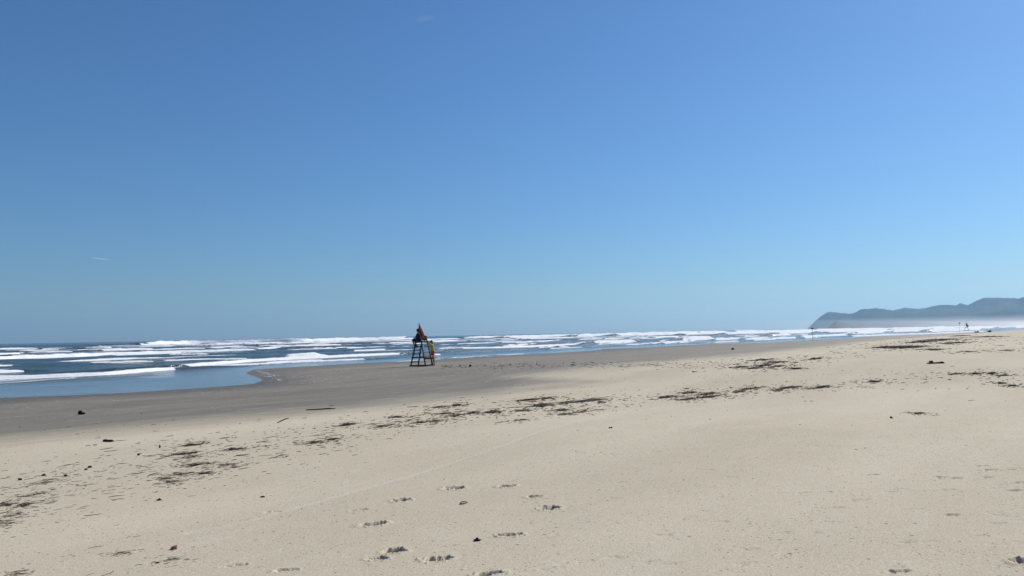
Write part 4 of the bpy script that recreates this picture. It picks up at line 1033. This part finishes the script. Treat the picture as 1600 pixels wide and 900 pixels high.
# the black log with a hump at the right
c, ax = axis_at(1461.5, 568.2, 27); c = V3(c); u_ = c.y / F; lg = MB()
lg.tube([(-13.5 * u_, 0, 0.9 * u_), (-7 * u_, 0.02, 1.0 * u_), (0, 0, 1.1 * u_), (6 * u_, 0, 1.3 * u_), (11 * u_, 0, 1.7 * u_), (13.6 * u_, -0.05, 0.5 * u_)], [0.7 * u_, 1.0 * u_, 1.1 * u_, 1.3 * u_, 1.8 * u_, 0.5 * u_], 10)
lg.blob((-4.2 * u_, 0.1, 2.8 * u_), (3.2 * u_, 2.0 * u_, 1.7 * u_), sd=3, rough=0.3, seg=14, rings=9)
o = lg.build("driftwood_log", SOD); o.location = c; tag(o, "long black log with a hump on its back, on pale sand at right", "driftwood")
# angled branch right of centre
c = V3(unp(1086, 581.5)); u_ = c.y / F; br = MB()
br.tube([(-4 * u_, 0, 2.2 * u_), (-3.6 * u_, 0, 0.8 * u_), (0, 0.05, 0.6 * u_), (5.5 * u_, 0.1, 0.5 * u_)], [0.5 * u_, 0.8 * u_, 0.55 * u_, 0.3 * u_], 8)
o = br.build("driftwood_branch", DARKWOOD); o.location = c; tag(o, "small angled black branch between the dense patch and the central drift", "driftwood")

# shells near the footprints
def shell(px, py, w, h, label, rz):
    c = V3(unp(px, py)); u_ = c.y / F; V = []; Fc = []; nr_, ns = 7, 13
    for i in range(nr_):
        for j in range(ns):
            a = -1.25 + 2.5 * j / (ns - 1); r_ = i / (nr_ - 1)
            ridge = 0.02 * math.cos(j * math.pi) * r_
            V.append((r_ * math.sin(a) * w * u_ * 0.55, r_ * math.cos(a) * w * u_ * 0.8 - 0.4 * w * u_, (h * u_ * 0.85) * (1 - r_ ** 2) ** 0.5 * (0.75 + ridge) + 0.004 + ridge * 0.05))
    for i in range(nr_ - 1):
        for j in range(ns - 1):
            a = i * ns + j; Fc.append((a, a + ns, a + ns + 1, a + 1))
    me = bpy.data.meshes.new("shell"); me.from_pydata(V, [], Fc); me.update(); me.polygons.foreach_set("use_smooth", [True] * len(me.polygons))
    o = link_mesh("seashell", me, LEAF); sol = o.modifiers.new("thick", 'SOLIDIFY'); sol.thickness = 0.004
    o.location = c; o.rotation_euler = (R(4), 0, rz); tag(o, label, "shell"); return o
shell(724, 787, 12, 5, "rust brown shell beside the footprints", 0.5)
shell(272, 858, 12, 6, "rust red shell in the left foreground above a sprig", 2.4)

# ------------------------------------------------------------------ loose twigs: individual pieces, in three stretches of the drift lines
ANCH = [(500, 640, "the long flat plank"), (169, 690, "the black log chunk"), (249, 697, "the upright stick"), (545, 664, "the large dark mound"), (714, 634, "the weed tuft with raised branch"),
        (774, 644, "the black ribbed mound"), (850, 633, "the largest central mound"), (885, 648, "the pale brown tuft"), (925, 626, "the wide central row's right end"), (1078, 614, "the pile with the forked twig"),
        (1176, 607, "the row with upright twigs"), (1260, 606, "the long black twig line"), (1365, 597, "the lone bushy tuft"), (1195, 571, "the dense debris patch"), (1461, 567, "the humped black log"),
        (1425, 542, "the broad far pile"), (1502, 525, "the far lifeguard tower"), (1435, 646, "the pale-topped pile"), (37, 790, "the left edge's dense tuft"), (304, 727, "the blackish left row"),
        (368, 702, "the spindle shaped pile"), (72, 754, "the leftmost forked twigs"), (272, 857, "the rust red shell"), (724, 786, "the shell by the footprints"), (127, 645, "the humped black lump"),
        (660, 572, "the near lifeguard tower"), (1145, 546, "the tiny round black lump"), (493, 692, "the low pile beside the dark mound"), (1550, 584, "the row of three dark streaks"), (425, 588, "the wave's left froth")]
def whereabouts(px, py):
    a = min(ANCH, key=lambda q: (q[0] - px) ** 2 + (3.5 * (q[1] - py)) ** 2)
    dx, dy = px - a[0], 3.5 * (py - a[1])
    side = ("right of" if dx > 0 else "left of") if abs(dx) > abs(dy) else ("below" if dy > 0 else "above")
    return ("close " if dx * dx + dy * dy < 26 ** 2 else "well " if dx * dx + dy * dy > 75 ** 2 else "") + side + " " + a[2]
protos = []
for i in range(14):
    g_ = random.Random(100 + i); mb = MB(); L = 1.0
    mb.tube(twig_pts(g_, V3((0, 0, 0)), V3((1, 0, 0)), L, 0.0, 0.35), [0.013, 0.02, 0.022, 0.017, 0.007], 5)
    if i % 3 == 0:
        mb.tube([(0.05, 0, 0), (0.2, 0.12, 0.03), (0.33, 0.2, 0.05)], [0.013, 0.01, 0.004], 4)
    protos.append(mb.mesh("twig"))
    protos[-1].materials.append(TWIG if i % 4 else TWIG2)
def line_y(px):                       # the middle of the nearer drift line in the photograph
    return np.interp(px, [-20, 60, 180, 290, 400, 520, 640, 760, 860, 960, 1080, 1180, 1260, 1380, 1500, 1600], [790, 770, 745, 722, 700, 680, 656, 644, 635, 628, 619, 611, 606, 597, 589, 592])
def line_w(px):
    return np.interp(px, [-20, 60, 180, 290, 400, 520, 640, 760, 860, 960, 1080, 1180, 1260, 1380, 1500, 1600], [30, 34, 36, 30, 24, 20, 13, 10, 9, 8, 7, 6, 5, 8, 11, 12])
def line2_y(px): return np.interp(px, [700, 800, 900, 1000, 1100, 1200, 1300, 1400, 1500, 1600], [573, 571, 570, 570, 571, 570, 556, 540, 532, 528])
def line2_w(px): return np.interp(px, [700, 800, 900, 1000, 1100, 1200, 1300, 1400, 1500, 1600], [2, 2.5, 3, 3.5, 6, 7, 9, 8, 8, 9])
def put_twig(px, py, lpx, label, group):
    c = V3(unp(px, py)); u_ = c.y / F; pi_ = random.randrange(14); me = protos[pi_]
    label = ("long " if lpx > 14 else "short ") + ("dark " if pi_ % 4 else "brown ") + ("forked twig " if pi_ % 3 == 0 else "twig ") + whereabouts(px, py)
    o = bpy.data.objects.new("twig", me); C.objects.link(o)
    L = min(1.1, lpx * u_); ang_ = RZ + random.gauss(0, 0.38)
    o.scale = (L, L, L * random.uniform(0.7, 1.2)); o.scale.y = max(L, 0.35 * u_ / 0.02 * 1.0); o.scale.z = max(o.scale.z, 0.30 * u_ / 0.02)
    o.location = c + V3((0, 0, 0.012 * o.scale.z)); o.rotation_euler = (0, random.uniform(-.03, .03), ang_); tag(o, label, "twig", group); return o
for k in range(95):
    px = random.uniform(0, 470); py = line_y(px) + random.gauss(0, 0.75) * line_w(px)
    put_twig(px, min(885, py), random.uniform(8, 26), "thin dark twig strewn in the scattered debris at left", "loose twigs in the left debris")
for k in range(110):
    px = random.uniform(470, 1000); py = line_y(px) + random.gauss(0, 0.7) * line_w(px)
    put_twig(px, py, random.uniform(7, 22), "thin dark twig strewn along the central drift line", "loose twigs in the central drift line")
for k in range(90):
    px = random.uniform(1000, 1600); py = (line_y(px) + random.gauss(0, 0.8) * line_w(px)) if random.random() < 0.55 else (line2_y(px) + random.gauss(0, 0.8) * line2_w(px))
    put_twig(px, py, random.uniform(6, 18), "thin dark twig strewn in the debris at right", "loose twigs in the right debris")
for (px, py, l) in [(102, 741, 0), (150, 855, 22), (170, 896, 30), (200, 840, 18), (215, 838, 12), (140, 898, 18), (155, 745, 14), (300, 775, 14), (400, 820, 0), (535, 798, 0), (900, 705, 6), (1010, 655, 5), (1110, 655, 5),
                    (1258, 627, 9), (1268, 627, 7), (1352, 700, 8), (1530, 577, 24), (1462, 607, 16), (1517, 626, 14), (1337, 702, 8), (1250, 664, 5), (1545, 592, 22)]:
    if l: put_twig(px, py, l, "lone thin dark twig on the open sand away from the drift lines", "lone twigs on the open sand")

# ------------------------------------------------------------------ fine litter nobody could count
mb = MB()
def bit(px, py, lpx, rp, g_=random):
    c = V3(unp(px, py)); u_ = c.y / F; L = min(0.5, lpx * u_); an = RZ + random.gauss(0, 0.5); d = V3((math.cos(an), math.sin(an), 0)); r_ = min(0.02, rp * u_)
    mb.tube([c - d * L / 2 + V3((0, 0, r_ * .6)), c + V3((0, 0, r_)), c + d * L / 2 + V3((0, 0, r_ * .5))], [r_ * .6, r_, r_ * .4], 3)
for k in range(650):
    px = random.uniform(-20, 700); py = line_y(px) + random.gauss(0, 0.9) * line_w(px)
    if py < 895: bit(px, py, random.uniform(1.5, 9), random.uniform(0.22, 0.5))
for k in range(500):
    px = random.uniform(600, 1610); py = line_y(px) + random.gauss(0, 0.85) * line_w(px); bit(px, py, random.uniform(1.5, 8), random.uniform(0.22, 0.5))
for k in range(900):
    px = random.uniform(690, 1610); py = line2_y(px) + random.gauss(0, 0.8) * line2_w(px); bit(px, py, random.uniform(1.2, 7), random.uniform(0.2, 0.42))
for k in range(3300):
    pl = random.choice(PILES); px = pl[0] + random.gauss(0, 0.75) * pl[2]; py = pl[1] - 0.1 * (px - pl[0]) * (px < 1000) + random.gauss(0, 0.8) * pl[3]
    bit(px, py, random.uniform(2, 11), random.uniform(0.22, 0.5))
for k in range(300):
    px = random.uniform(-10, 1610); py = random.uniform(float(line2_y(max(700, px))) if px > 700 else 650, 890) ; bit(px, py, random.uniform(1.2, 3.5), random.uniform(0.2, 0.4))
for k in range(260):
    px = random.uniform(750, 1600); py = random.uniform(575, float(line_y(px))); bit(px, py, random.uniform(1, 3), random.uniform(0.2, 0.4))
o = mb.build("litter", TWIG, None, False); tag(o, "fine dark plant litter strewn thinly along both drift lines", kind="stuff")

# ------------------------------------------------------------------ white shell bits on the damp sand, foam left by the last wave
sm = MB().blob((0, 0, 0.2), (1, 0.7, 0.5), sd=2, rough=0.4).mesh("shell_fragment"); sm.materials.append(SHELLW)
for k in range(60):
    px = random.uniform(0, 1100); lo_, hi_ = (625, 690) if px < 500 else (590, 640)
    py = random.uniform(lo_, hi_) - (0 if px < 500 else (px - 500) * 0.04)
    c = V3(unp(px, py)); u_ = c.y / F; o = bpy.data.objects.new("shell_fragment", sm); C.objects.link(o); r_ = random.uniform(0.45, 0.85) * u_ * 0.9
    o.scale = (r_, r_, r_); o.location = c; o.rotation_euler = (0, 0, random.uniform(0, 6)); tag(o, ("tiny" if r_ < 0.6 * u_ else "small") + " white shell fragment " + whereabouts(px, py), "shell", "white shell fragments on the damp sand")
FOAMM = simple("foam_froth", (0.78, 0.77, 0.73), 0.9, 0.1, 30)
mb = MB()
def froth(pts, n, spread, sz):
    for k in range(n):
        i = random.randrange(len(pts) - 1); t_ = random.random(); a, b = pts[i], pts[i + 1]
        px = a[0] + (b[0] - a[0]) * t_ + random.gauss(0, spread); py = a[1] + (b[1] - a[1]) * t_ + random.gauss(0, spread * 0.16)
        c = V3(unp(px, py)); u_ = c.y / F; r_ = random.uniform(0.4, 1.0) * sz * u_
        mb.blob((c.x, c.y, c.z + 0.004), (r_ * 1.6, r_ * 2.6, min(0.02, 0.5 * r_)), sd=k, rough=0.4, seg=7, rings=4, rot=RZ)
froth([(402, 580), (412, 582.5), (420, 585), (430, 587.2)], 60, 2.2, 0.8)
froth([(414, 589), (424, 588), (432, 592), (440, 595.5)], 46, 2.5, 0.8)
froth([(445, 589), (470, 589.5), (500, 591.5), (513, 593)], 26, 2.0, 0.5)
froth([(470, 599.5), (490, 597), (505, 595), (514, 591.5)], 36, 2.5, 0.6)
froth([(15, 639), (70, 635), (130, 630)], 26, 4, 0.5); froth([(180, 626), (200, 625)], 14, 3, 0.5); froth([(316, 616), (330, 612), (380, 608)], 26, 3, 0.55)
froth([(500, 577.5), (520, 579), (560, 581)], 18, 3, 0.45); froth([(930, 549.5), (940, 550.5)], 14, 2, 0.5); froth([(1033, 549), (1042, 549)], 10, 2, 0.5)
froth([(0, 656), (60, 652.5), (110, 650)], 20, 4, 0.4)
o = mb.build("foam", FOAMM); tag(o, "scraps of white froth left on the wet sand by the last wave", kind="stuff")
